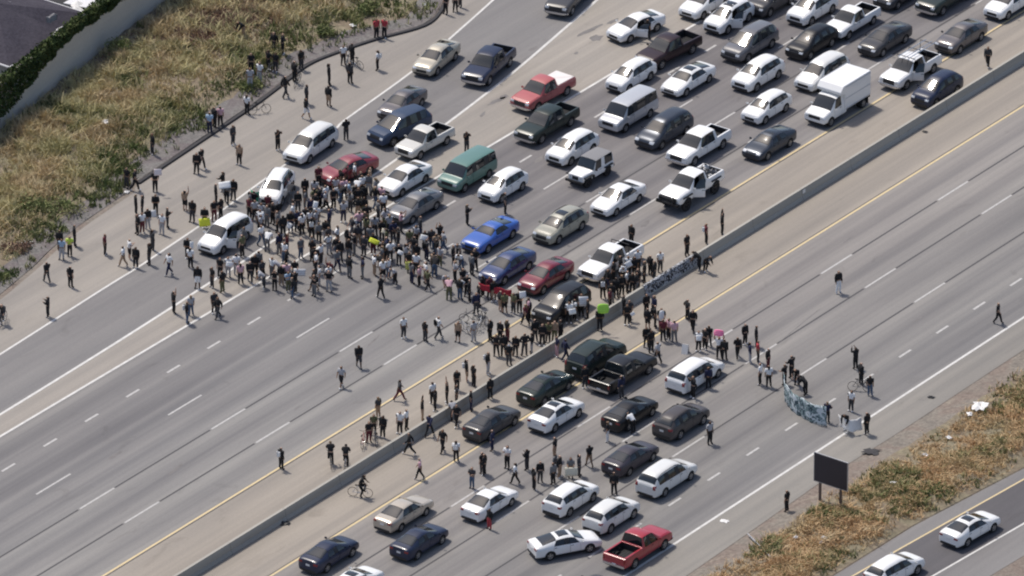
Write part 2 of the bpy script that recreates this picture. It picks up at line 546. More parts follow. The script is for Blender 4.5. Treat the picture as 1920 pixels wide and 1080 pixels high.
# dark stains on the gore and lanes
qr = random.Random(21)
for (px, py, L_, W__) in [(1105, 58, 3.2, .5), (1118, 72, 1.4, .9), (930, 190, 2.0, .5), (945, 182, .9, .6), (1000, 92, 1.2, .4), (1080, 100, .5, .3), (905, 215, 1.1, .3), (1150, 40, 1.6, .4),
                          (700, 640, 2.2, .18), (1590, 450, 1.6, .15), (1500, 610, 7.0, .12), (330, 880, 2.4, .35), (215, 855, 1.6, .4), (1720, 600, 1.4, .3), (1640, 700, 1.2, .2), (860, 340, 1.2, .5), (1010, 300, 1.5, .5), (1210, 420, 1.4, .5)]:
    g = G(px, py)
    a0 = qr.uniform(-.15, .25)
    vs = []
    for k in range(14):
        t = 2 * math.pi * k / 14
        r = qr.uniform(.65, 1.1)
        x, y = L_ / 2 * r * math.cos(t), W__ / 2 * r * math.sin(t)
        vs.append((g.x + x * math.cos(a0) - y * math.sin(a0), g.y + x * math.sin(a0) + y * math.cos(a0), .0275))
    link('stain', mesh_from('stain', vs, [tuple(range(14))], [M['stain']]), road)

# asphalt kerb along the left edge of the shoulder
kp = [p for p in smooth_curve(gp(LE_px[7:]), 5)]
vs, fs = [], []
for i, p in enumerate(kp):
    a, b = Vector(kp[max(i - 1, 0)]), Vector(kp[min(i + 1, len(kp) - 1)])
    d = (b - a).normalized()
    nn = Vector((-d.y, d.x))
    for off, z in ((-.18, 0.0), (-.10, .16), (.14, .17), (.26, 0.0)):
        q = Vector(p) + nn * (off + .1)
        vs.append((q.x, q.y, z))
for i in range(len(kp) - 1):
    for r in range(3):
        fs.append((4 * i + r, 4 * i + r + 1, 4 * i + 5 + r, 4 * i + 4 + r))
kb = link('kerb', mesh_from('kerb', vs, fs, [M['curb_asphalt']]))
kb['kind'] = 'structure'

# concrete median barrier
bp = [(-.31, 0), (-.31, .08), (-.17, .30), (-.10, .86), (.10, .86), (.17, .30), (.31, .08), (.31, 0)]
VB = -8.28
us = [U0 + i * 10 for i in range(29)]
vs = [(u, VB + y, z + .0) for u in us for (y, z) in bp]
fs = []
nb = len(bp)
for i in range(len(us) - 1):
    for r in range(nb - 1):
        fs.append((i * nb + r, (i + 1) * nb + r, (i + 1) * nb + r + 1, i * nb + r + 1))
bar = link('median_barrier', mesh_from('median_barrier', vs, fs, [M['barrier_concrete']]))
jt = MB()
jp = [(y * 1.0 + (.004 if y > 0 else -.004), z + (.003 if z > .5 else 0)) for (y, z) in bp]
jv = [(sx * .009, y, z) for sx in (-1, 1) for (y, z) in jp]
jm = mesh_from('joint', jv, [(r, nb + r, nb + r + 1, r + 1) for r in range(nb - 1)], [M['joint_seal']])
for k in range(26):
    link('joint', jm, bar, (-74 + 6.1 * k, VB, 0))
lw_ = G(1501, 357, .6)
link('reflector', MB().box((lw_.x, VB - .15, .62), (.35, .03, .26), bev=.02).mesh('reflector', [M['litter_white']]), bar)
tag(bar, 'long grey concrete median barrier between the two carriageways', 'barrier')

# ------------------------------------------------------------------ banks, wall, houses, plants
rng = np.random.default_rng(7)


def edge_v(curve, u):
    """y of a surveyed edge at station u"""
    for a, b in zip(curve[:-1], curve[1:]):
        if a[0] <= u <= b[0]:
            t = (u - a[0]) / max(b[0] - a[0], 1e-6)
            return a[1] + (b[1] - a[1]) * t
    return curve[0][1] if u < curve[0][0] else curve[-1][1]


def fbm(u, v, s=1.0):
    return mnoise.fractal(Vector((u * s, v * s, 3.7)), 0.9, 2.1, 4)


def wall_v(u):
    return 45.0 + 0.163 * u if u > 0 else 45.0 + 0.14 * u


def bank_z(u, v):
    a, b = edge_v(LEfull, u), wall_v(u)
    t = (v - a) / max(b - a, 1)
    if t <= 0:
        return 0.0
    return max(0.0, min(1, t * 4) * (0.22 + 0.25 * fbm(u, v, 0.35) + 0.10 * fbm(u, v, 1.3)))


def grid_patch(name, us, vfun, nv, zf, m):
    vs, fs = [], []
    for u in us:
        a, b = vfun(u)
        for j in range(nv):
            v = a + (b - a) * j / (nv - 1)
            vs.append((u, v, zf(u, v) + 0.012))
    for i in range(len(us) - 1):
        for j in range(nv - 1):
            k = i * nv + j
            fs.append((k, k + nv, k + nv + 1, k + 1))
    o = link(name, mesh_from(name, vs, fs, [m], smooth=True))
    o['kind'] = 'structure'
    return o


us = [-60 + 0.8 * i for i in range(int(128 / 0.8))]
grid_patch('bank', us, lambda u: (edge_v(LEfull, u) + 0.45, edge_v(LEfull, u) + 2.4 + .7 * fbm(u, 2, .25)), 9, bank_z, M['gravel'])
grid_patch('bank', us, lambda u: (edge_v(LEfull, u) + 2.4 + .7 * fbm(u, 2, .25), wall_v(u)), 20, bank_z, M['straw_soil'])


def strip_z(u, v):
    a, b = edge_v(REfull, u), edge_v(R0, u)
    t = (a - v) / max(a - b, 1)
    s = max(0.0, min(t * 4, (1 - t) * 6, 1))
    return max(0, s * (0.28 + 0.22 * fbm(u + 50, v, 0.35) + 0.1 * fbm(u, v, 1.2)))


us = [-70 + 0.8 * i for i in range(int(125 / 0.8))]
VS = lambda u: edge_v(REfull, u) - 2.0 - .5 * fbm(u, 8, .22)
grid_patch('verge', us, lambda u: (edge_v(REfull, u) - 0.1, VS(u)), 8, strip_z, M['dirt'])
grid_patch('verge', us, lambda u: (VS(u), edge_v(R0, u) + 0.1), 12, strip_z, M['straw_soil'])


def blades(name, pts, hmin, hmax, wid, nb, m, label, cat, lean=0.75):
    """grass: nb thin curved blades at each (x, y, z)"""
    n = len(pts)
    P = np.repeat(np.array(pts), nb, axis=0)
    k = len(P)
    P[:, :2] += rng.normal(0, 0.10, (k, 2))
    h = rng.uniform(hmin, hmax, k)
    h *= np.repeat(np.array([min(1.25, max(.45, .85 + .7 * fbm(p[0], p[1], .55))) for p in pts]), nb)
    a = rng.uniform(0, 2 * np.pi, k)
    l = np.abs(rng.normal(0, lean, k)) * h
    la = rng.uniform(0, 2 * np.pi, k)
    dx, dy = np.cos(a) * wid / 2, np.sin(a) * wid / 2
    lx, ly = np.cos(la) * l, np.sin(la) * l
    V = np.zeros((k, 5, 3))
    V[:, 0] = P + np.stack([dx, dy, -0.03 + 0 * h], 1)
    V[:, 1] = P - np.stack([dx, dy, 0.03 + 0 * h], 1)
    V[:, 2] = P + np.stack([lx * .35 - dx * .8, ly * .35 - dy * .8, h * .6], 1)
    V[:, 3] = P + np.stack([lx * .35 + dx * .8, ly * .35 + dy * .8, h * .6], 1)
    V[:, 4] = P + np.stack([lx, ly, h * .95], 1)
    base = np.arange(k) * 5
    q = np.stack([base, base + 1, base + 2, base + 3], 1)
    t = np.stack([base + 3, base + 2, base + 4], 1)
    me = bpy.data.meshes.new(name)
    me.vertices.add(k * 5)
    me.vertices.foreach_set('co', V.reshape(-1))
    loops = np.concatenate([q.reshape(-1), t.reshape(-1)])
    me.loops.add(len(loops))
    me.loops.foreach_set('vertex_index', loops.astype(np.int32))
    me.polygons.add(2 * k)
    starts = np.concatenate([np.arange(k) * 4, 4 * k + np.arange(k) * 3])
    me.polygons.foreach_set('loop_start', starts.astype(np.int32))
    me.materials.append(m)
    me.update(calc_edges=True)
    me.validate()
    o = link(name, me)
    tag(o, label, cat, kind='stuff')
    return o


def scatter(n, u0, u1, vf, zf, keep):
    out = []
    while len(out) < n:
        u = rng.uniform(u0, u1)
        a, b = vf(u)
        v = rng.uniform(min(a, b), max(a, b))
        if rng.uniform() < keep(u, v):
            out.append((u, v, zf(u, v)))
    return out


def bank_range(u):
    return edge_v(LEfull, u) + 0.6, wall_v(u) - 0.3


def brush_w(u, v):
    return math.exp(-(((u - 22.5) / 6) ** 2 + ((v - 43.0) / 2.6) ** 2))


def dens_dry(u, v):
    a, b = bank_range(u)
    d = (v - a) / (b - a)
    nn = fbm(u, v, 0.25)
    return max(0, min(1, (d - 0.16 + 0.14 * nn) * 3.5)) * (1 - 0.85 * brush_w(u, v)) * (0.22 + 0.78 * (fbm(u + 9, v, 0.4) > -0.22)) * (1 if b - v > 1.0 else 0.35)


def dens_weed(u, v):
    a, b = bank_range(u)
    d = (v - a) / (b - a)
    near = math.exp(-((d - 0.25 - 0.08 * fbm(u, 5, 0.2)) / 0.13) ** 2)
    return min(1, near * (0.9 if fbm(u + 30, v, 0.3) > -0.05 else 0.18) + (0.65 if fbm(u + 3, v, 0.3) > 0.28 else 0))


blades('dry_grass', scatter(21000, -45, 48, bank_range, bank_z, dens_dry), 0.30, 0.85, 0.06, 5, M['dry_grass'],
       'tall dry straw coloured grass on the bank below the wall', 'grass')
blades('green_weeds', scatter(7600, -45, 48, bank_range, bank_z, dens_weed), 0.20, 0.60, 0.085, 5, M['green_weed'],
       'low green weeds along the edge of the bank', 'weeds', 0.7)
blades('dead_brush', scatter(2300, 12, 34, bank_range, bank_z, brush_w), 0.10, 0.40, 0.06, 6, M['dead_brush'],
       'flattened reddish dead brush below the wall', 'brush', 1.2)


def verge_range(u):
    return edge_v(REfull, u) - 0.3, edge_v(R0, u) + 0.3


def dens_rust(u, v):
    a, b = verge_range(u)
    d = (a - v) / (a - b)
    return max(0, min(1, (d - 0.17 - 0.10 * fbm(u, v, 0.2)) * 4, (1.0 - d) * 5)) * (1.0 if fbm(u + 12, v, 0.4) > -0.25 else 0.2)


blades('rust_grass', scatter(16000, -45, 22, verge_range, strip_z, dens_rust), 0.12, 0.42, 0.06, 5, M['rust_grass'],
       'short dry rust coloured grass on the verge between the roads', 'grass', 1.2)
blades('verge_weeds', scatter(3600, -45, 22, verge_range, strip_z, lambda u, v: dens_rust(u, v) * (1 if fbm(u + 70, v, 0.3) > 0.15 else 0.03)), 0.18, 0.48, 0.085, 5, M['green_weed'],
       'patches of olive green weeds on the verge beside the dark sign', 'weeds', 0.8)


def leaf_mesh(name, pts, size, m, flat=0.0):
    k = len(pts)
    P = np.array(pts)
    d1 = rng.normal(0, 1, (k, 3))
    d1 /= np.linalg.norm(d1, axis=1)[:, None]
    d2 = rng.normal(0, 1, (k, 3))
    d2 -= (d2 * d1).sum(1)[:, None] * d1
    d2 /= np.linalg.norm(d2, axis=1)[:, None]
    s = rng.uniform(0.6, 1.25, (k, 1)) * size
    V = np.zeros((k, 4, 3))
    V[:, 0], V[:, 1], V[:, 2], V[:, 3] = P - d1 * s, P + d2 * s * .5, P + d1 * s, P - d2 * s * .5
    return mesh_from(name, V.reshape(-1, 3).tolist(), [(4 * i, 4 * i + 1, 4 * i + 2, 4 * i + 3) for i in range(k)], [m])


def shrub(px, py, r, h, m, label, n=900):
    g = G(px, py)
    z0 = bank_z(g.x, g.y) if g.y > 0 else strip_z(g.x, g.y)
    root = link('shrub', None, None, (g.x, g.y, z0))
    tag(root, label, 'shrub', 'shrubs on the bank')
    st = MB()
    pts = []
    for c in range(9):
        a, rr = rng.uniform(0, 6.28), r * math.sqrt(rng.uniform(0, 1)) * 0.75
        top = (rr * math.cos(a), rr * math.sin(a), h * rng.uniform(0.45, 0.95))
        st.tube([(0, 0, -.05), (top[0] * .4, top[1] * .4, top[2] * .6), top], [0.035, 0.022, 0.008], 5)
        q = rng.normal(0, 1, (n // 9, 3)) * np.array([r * .28, r * .28, h * .2]) + np.array(top) * np.array([1, 1, .8])
        q[:, 2] = np.abs(q[:, 2])
        pts += q.tolist()
    link('stem', st.mesh('stem', [M['wood']]), root)
    fo = link('foliage', leaf_mesh('foliage', pts, 0.10, m), root)
    return root


shrub(694, 28, 1.0, 0.9, M['green_weed'], 'bushy green shrub on the bank above two people in red')
shrub(470, 168, 0.9, 0.5, M['green_weed'], 'low bright green shrub on the bank near the cyclists')
shrub(110, 402, 1.6, 0.7, M['green_weed'], 'wide dark green shrub on the bank left of the white van')
shrub(60, 395, 1.2, 0.7, M['green_weed'], 'green shrub at the left end of the bank, left of the widest one')
shrub(30, 470, 1.0, 0.4, M['dead_brush'], 'low brown shrub by the left edge of the shoulder')
shrub(610, 70, 0.7, 0.6, M['green_weed'], 'small olive shrub on the bank left of two people in red')
shrub(220, 105, 0.8, 1.1, M['green_weed'], 'upright green shrub in the shadow of the wall')

# sound wall with its ivy
H = 4.0
wu = [-40 + 4.0 * i for i in range(29)]
vs, fs = [], []
for u in wu:
    v = wall_v(u)
    for (o_, z) in ((0, -.1), (0, H - .12), (-.06, H - .12), (-.06, H), (.32, H), (.32, H - .12), (.26, H - .12), (.26, -.1)):
        vs.append((u, v + o_, z))
for i in range(len(wu) - 1):
    for r in range(7):
        fs.append((8 * i + r, 8 * i + 8 + r, 8 * i + 9 + r, 8 * i + 1 + r))
wall = link('sound_wall', mesh_from('sound_wall', vs, fs, [M['wall_concrete']]))
tag(wall, 'tall pale grey concrete sound wall along the top of the grassy bank', 'wall')
pts = []
for i in range(19000):
    u = rng.uniform(-14, 40)
    low = np.interp(u, [-14, -2, 1, 4, 6.5, 9, 15, 20, 24, 40], [0.7, 1.05, 1.7, 2.55, 2.95, 3.25, 3.0, 3.1, 2.7, 2.8]) + 0.25 * fbm(u, 0, 0.9)
    if rng.uniform() < 0.68:
        z = rng.uniform(low, H + 0.12)
        pts.append((u, wall_v(u) - 0.06 - abs(rng.normal(0, 0.07)) - 0.10 * (z > 3.4), z))
    elif rng.uniform() < .7:
        pts.append((u, wall_v(u) + rng.uniform(-0.15, 0.45), H + abs(rng.normal(0, 0.12))))
    else:
        pts.append((u, wall_v(u) + 0.32 + abs(rng.normal(0, .1)), rng.uniform(2.5, H + .1)))
ivy = link('ivy', leaf_mesh('ivy', pts, 0.17, M['ivy_leaf']))
tag(ivy, 'dark green ivy hanging over the top of the sound wall', 'ivy', kind='stuff')

# house behind the wall
hs = link('house', None, None, (2.4, 46.6, 0))
tag(hs, 'house with dark purple grey hip roof and white gutters behind the sound wall', 'house')
mb = MB()
mb.box((5.1, 7.3, 1.55), (9.4, 12.8, 3.1))
link('wall', mb.mesh('wall', [M['stucco']]), hs)
ez, rz_ = 3.15, 5.1
ea = [(-.1, .35), (4.0, .25), (7.0, 1.55), (10.4, 1.2), (10.4, 14.2), (-.1, 14.2)]
ridge = [(4.6, 5.4), (5.4, 9.4)]
rv = [(x, y, ez) for x, y in ea] + [(x, y, rz_) for x, y in ridge] + [(x, y, ez - .14) for x, y in ea]
rf = [(0, 1, 6), (1, 2, 6), (2, 3, 6), (3, 7, 6), (3, 4, 7), (4, 5, 7), (5, 0, 6, 7)] + [(8 + i, 8 + (i + 1) % 6, (i + 1) % 6, i) for i in range(6)] + [(13, 12, 11, 10, 9, 8)]
roof = link('roof', mesh_from('roof', rv, rf, [M['roof_shingle']]), hs)
gm = MB()
for i in range(6):
    a, b = Vector((*ea[i], ez - .05)), Vector((*ea[(i + 1) % 6], ez - .05))
    gm.tube([a + (a - b).normalized() * .02, b], 0.075, 6)
link('gutter', gm.mesh('gutter', [M['gutter_white']]), roof)
vm = MB()
vp = G(97, 33, 4.6) - Vector((2.4, 46.6, 0))
vm.box((vp.x, vp.y, 4.55), (0.9, 0.4, 0.5), bev=.05)
link('roof_vent', vm.mesh('roof_vent', [M['canvas_grey']]), roof)
vm = MB()
vp = G(14, 5, 4.6) - Vector((2.4, 46.6, 0))
vm.box((vp.x, vp.y, 4.4), (0.5, 0.4, 0.5), bev=.05)
link('skylight', vm.mesh('skylight', [M['gutter_white']]), roof)
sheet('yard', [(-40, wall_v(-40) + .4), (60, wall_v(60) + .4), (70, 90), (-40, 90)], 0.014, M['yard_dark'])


def parasol(px, py, label, r=0.9, h=2.2):
    g = G(px, py, h)
    root = link('parasol', None, None, (g.x, g.y, 0.014))
    tag(root, label, 'parasol', 'parasols behind the wall')
    vs = [(0, 0, h + .25)]
    for q in range(8):
        vs.append((r * math.cos(q * math.pi / 4), r * math.sin(q * math.pi / 4), h - .12))
    for q in range(8):
        vs.append((r * math.cos(q * math.pi / 4), r * math.sin(q * math.pi / 4), h - .26))
    fs = [(0, 1 + q, 1 + (q + 1) % 8) for q in range(8)] + [(1 + q, 9 + q, 9 + (q + 1) % 8, 1 + (q + 1) % 8) for q in range(8)]
    link('canopy', mesh_from('canopy', vs, fs, [M['litter_white']]), root)
    pm = MB()
    pm.tube([(0, 0, 0), (0, 0, h + .2)], .03, 6)
    pm.tube([(0, 0, 0), (0, 0, .06)], .25, 8)
    link('pole', pm.mesh('pole', [M['galvanised']]), root)


parasol(146, 7, 'white parasol behind the sound wall, the farther of two', .55)
parasol(143, 18, 'white parasol behind the sound wall, the nearer of two', .6)
g = G(176, 4, 2.2)
cn = link('awning', None, None, (g.x, g.y, .014))
tag(cn, 'pale grey slanted awning behind the wall at the top edge', 'awning')
mb = MB()
mb.box((0, 0.6, 2.2), (2.4, 2.2, .07), mtx=Matrix.Rotation(rad(-6), 4, 'X'))
link('canopy', mb.mesh('canopy', [M['gutter_white']]), cn)
for sx in (-1.1, 1.1):
    mb = MB()
    mb.tube([(sx, 1.4, 0), (sx, 1.4, 2.1)], .04, 6)
    link('post', mb.mesh('post', [M['galvanised']]), cn)
# white railed gate left of the house
g = G(18, 138, 0.6)
rl = link('railing', None, None, (0.6, 46.4, .014))
tag(rl, 'white metal yard railing beside the dark roofed house', 'railing')
for z in (0.5, 1.15, 1.8):
    mb = MB()
    mb.tube([(-2.2, 1.6, z), (1.5, 0.1, z)], .045, 6)
    link('rail', mb.mesh('rail', [M['gutter_white']]), rl)
for k in range(4):
    mb = MB()
    t = k / 3
    mb.tube([(-2.2 + 3.7 * t, 1.6 - 1.5 * t, 0), (-2.2 + 3.7 * t, 1.6 - 1.5 * t, 1.9)], .04, 6)
    link('post', mb.mesh('post', [M['gutter_white']]), rl)

# ------------------------------------------------------------------ vehicles: body lofts
TAGS = dict(p=0, ws=1, rg=2, wf=3, wr=4, wq=5, df=6, dr=7, hood=8, trunk=9, well=10, bed=11, trim=12, soft=13)


def loft_body(name, st, side, top, door, wheels, wr, zlow=0.22, crease=None, rowcrease=None, cut=True, sub=2):
    """body shell from stations (xb, xt, zbelt, zu, zt, yb, yu), rear to front; returns the evaluated tagged mesh"""
    verts, faces, mi = [], [], []
    for (xb, xt, zb, zu, zt, yb, yu) in st:
        half = [(xb, .80 * yb, zlow), (xb, .97 * yb, zlow + .10), (xb, yb, (zlow + .1 + zb) / 2 + .03), (xb, .955 * yb, zb), (xt, yu, zu), (xt, .55 * yu, zt)]
        verts += half + [(x, -y, z) for (x, y, z) in half[::-1]]
    n = 12
    for i in range(len(st) - 1):
        for j in range(n):
            jj = (j + 1) % n
            faces.append((i * n + j, i * n + jj, (i + 1) * n + jj, (i + 1) * n + j))
            row = j if j < 6 else 10 - j
            if j == 11:
                t = 'trim'
            elif row == 5 or row == 4 or j == 5:
                t = top[i]
            elif row == 3:
                t = side[i]
            elif row in (1, 2):
                t = door[i]
            else:
                t = 'trim'
            mi.append(TAGS[t])
    for e in (0, len(st) - 1):
        for j in range(5):
            q = (e * n + j, e * n + 11 - j, e * n + 10 - j, e * n + j + 1)
            faces.append(q if e == 0 else q[::-1])
            mi.append(0 if j > 0 else TAGS['trim'])
    me = mesh_from(name, verts, faces, [M['trim_black']] * 14, mi)
    bm = bmesh.new()
    bm.from_mesh(me)
    bmesh.ops.recalc_face_normals(bm, faces=bm.faces)
    cl = bm.edges.layers.float.get('crease_edge') or bm.edges.layers.float.new('crease_edge')
    cr = {0: 0.55, len(st) - 1: 0.45}
    cr.update(crease or {})
    rc = {0: .5, 1: .3}
    rc.update(rowcrease or {})
    for e in bm.edges:
        a, b = e.verts[0].index, e.verts[1].index
        ia, ib, ja, jb = a // n, b // n, a % n, b % n
        if ia == ib and ia in cr:
            e[cl] = cr[ia]
        elif ja == jb:
            r = ja if ja < 6 else 11 - ja
            if r in rc:
                e[cl] = rc[r]
    bm.to_mesh(me)
    bm.free()
    o = link('tmp', me)
    s = o.modifiers.new('s', 'SUBSURF')
    s.levels = s.render_levels = sub
    co = None
    if cut:
        cm = MB()
        for x in wheels:
            for sy in (1, -1):
                cm.lathe_y([(0.001, sy * .45), (wr + .055, sy * .45), (wr + .055, sy * 1.6), (0.001, sy * 1.6)], 20, TAGS['well'], (x, 0, wr))
        cme = cm.mesh('cut', [M['well_black']] * 14)
        bm = bmesh.new()
        bm.from_mesh(cme)
        bmesh.ops.remove_doubles(bm, verts=bm.verts, dist=0.003)
        bmesh.ops.recalc_face_normals(bm, faces=bm.faces)
        bm.to_mesh(cme)
        bm.free()
        co = link('cut', cme)
        b = o.modifiers.new('b', 'BOOLEAN')
        b.operation = 'DIFFERENCE'
        b.solver = 'EXACT'
        b.object = co
    ev = evaluated(o)
    bpy.data.objects.remove(o)
    if co:
        bpy.data.objects.remove(co)
    return ev


def split(ev, keep=(0, 10, 12)):
    """cut tagged regions off the shell: returns body mesh data and a list of (tag, verts, faces)"""
    V = [v.co.copy() for v in ev.vertices]
    polys = [(tuple(p.vertices), p.material_index) for p in ev.polygons]
    groups = {}
    for f, t in polys:
        groups.setdefault(t, []).append(f)
    out = []
    bf, bi = [], []
    for t in keep:
        for f in groups.get(t, []):
            bf.append(f)
            bi.append({0: 0, 10: 1, 12: 2}.get(t, 0))

    def compact(fs):
        ids = {}
        for f in fs:
            for i in f:
                ids.setdefault(i, len(ids))
        return [V[i] for i in ids], [tuple(ids[i] for i in f) for f in fs]
    bv, bf2 = compact(bf)
    for t, fs in groups.items():
        if t in keep:
            continue
        par = list(range(len(fs)))

        def find(a):
            while par[a] != a:
                par[a] = par[par[a]]
                a = par[a]
            return a
        seen = {}
        for k, f in enumerate(fs):
            for i in f:
                if i in seen:
                    par[find(k)] = find(seen[i])
                else:
                    seen[i] = k
        comp = {}
        for k, f in enumerate(fs):
            comp.setdefault(find(k), []).append(f)
        for c in comp.values():
            if len(c) < 3:
                continue
            vv, ff = compact(c)
            out.append((t, vv, ff))
    return bv, bf2, bi, out


def shrink(vv, ff, d):
    """pull the rim of an open piece inwards so that a real gap runs round it"""
    cnt = {}
    nb = {}
    for f in ff:
        for a, b in zip(f, f[1:] + f[:1]):
            k = (min(a, b), max(a, b))
            cnt[k] = cnt.get(k, 0) + 1
            nb.setdefault(a, set()).add(b)
            nb.setdefault(b, set()).add(a)
    rim = set(i for k, c in cnt.items() if c == 1 for i in k)
    cen = sum(vv, Vector()) / len(vv)
    out = list(vv)
    for i in rim:
        inner = [vv[j] for j in nb[i] if j not in rim]
        t = (sum(inner, Vector()) / len(inner)) if inner else cen
        dd = t - vv[i]
        if dd.length > 1e-5:
            out[i] = vv[i] + dd.normalized() * min(d, dd.length * .4)
    return out


PROTO = {}


def patch(bvh, origin_fn, direction, a0, a1, b0, b1, na, nb, off):
    """panel wrapped on the shell: rays over a rectangle, offset outwards"""
    vs, fs, ok = [], [], []
    for i in range(na):
        for j in range(nb):
            a, b = a0 + (a1 - a0) * i / (na - 1), b0 + (b1 - b0) * j / (nb - 1)
            hit, nrm, _, _ = bvh.ray_cast(Vector(origin_fn(a, b)), Vector(direction))
            if hit is None:
                return None
            if nrm.dot(Vector(direction)) > 0:
                nrm = -nrm
            vs.append(hit + nrm * off)
    for i in range(na - 1):
        for j in range(nb - 1):
            k = i * nb + j
            fs.append((k, k + nb, k + nb + 1, k + 1))
    m = len(vs)
    back = [v + Vector(direction) * (off + .02) for v in vs]
    rim = [i * nb for i in range(na)] + [(na - 1) * nb + j for j in range(1, nb)] + [i * nb + nb - 1 for i in range(na - 2, -1, -1)] + [j for j in range(nb - 2, 0, -1)]
    fs += [(a, b, m + b, m + a) for a, b in zip(rim, rim[1:] + rim[:1])]
    return vs + back, fs


def wheel_mesh(r, wd=0.21):
    t = MB().lathe_y([(r * .60, -wd / 2 + .01), (r * .93, -wd / 2), (r, -wd / 2 + .03), (r, wd / 2 - .03), (r * .93, wd / 2), (r * .60, wd / 2 - .012)], 24)
    t.lathe_y([(.01, 0), (r * .62, 0)], 24)
    ri = MB().lathe_y([(r * .63, wd / 2 - .012), (r * .55, wd / 2 - .02), (r * .52, wd / 2 - .06)], 24)
    for k in range(5):
        a = 2 * math.pi * k / 5 + .3
        p = Vector((math.cos(a), 0, math.sin(a)))
        q = Vector((-math.sin(a), 0, math.cos(a)))
        y0, y1 = wd / 2 - .055, wd / 2 - .022
        c = [p * (r * .08) - q * .03, p * (r * .56) - q * .035, p * (r * .56) + q * .035, p * (r * .08) + q * .03]
        vs = [v + Vector((0, y0, 0)) for v in c] + [v + Vector((0, y1, 0)) for v in c]
        ri.add(vs, [(4, 5, 6, 7), (0, 4, 7, 3), (1, 2, 6, 5), (0, 1, 5, 4), (3, 7, 6, 2)])
    ri.lathe_y([(.001, wd / 2 - .018), (r * .16, wd / 2 - .018), (r * .17, wd / 2 - .06)], 10)
    return t.mesh('wheel', [M['rubber']], True), ri.mesh('rim', [M['rim_alloy']], True)


WHEELS = {}


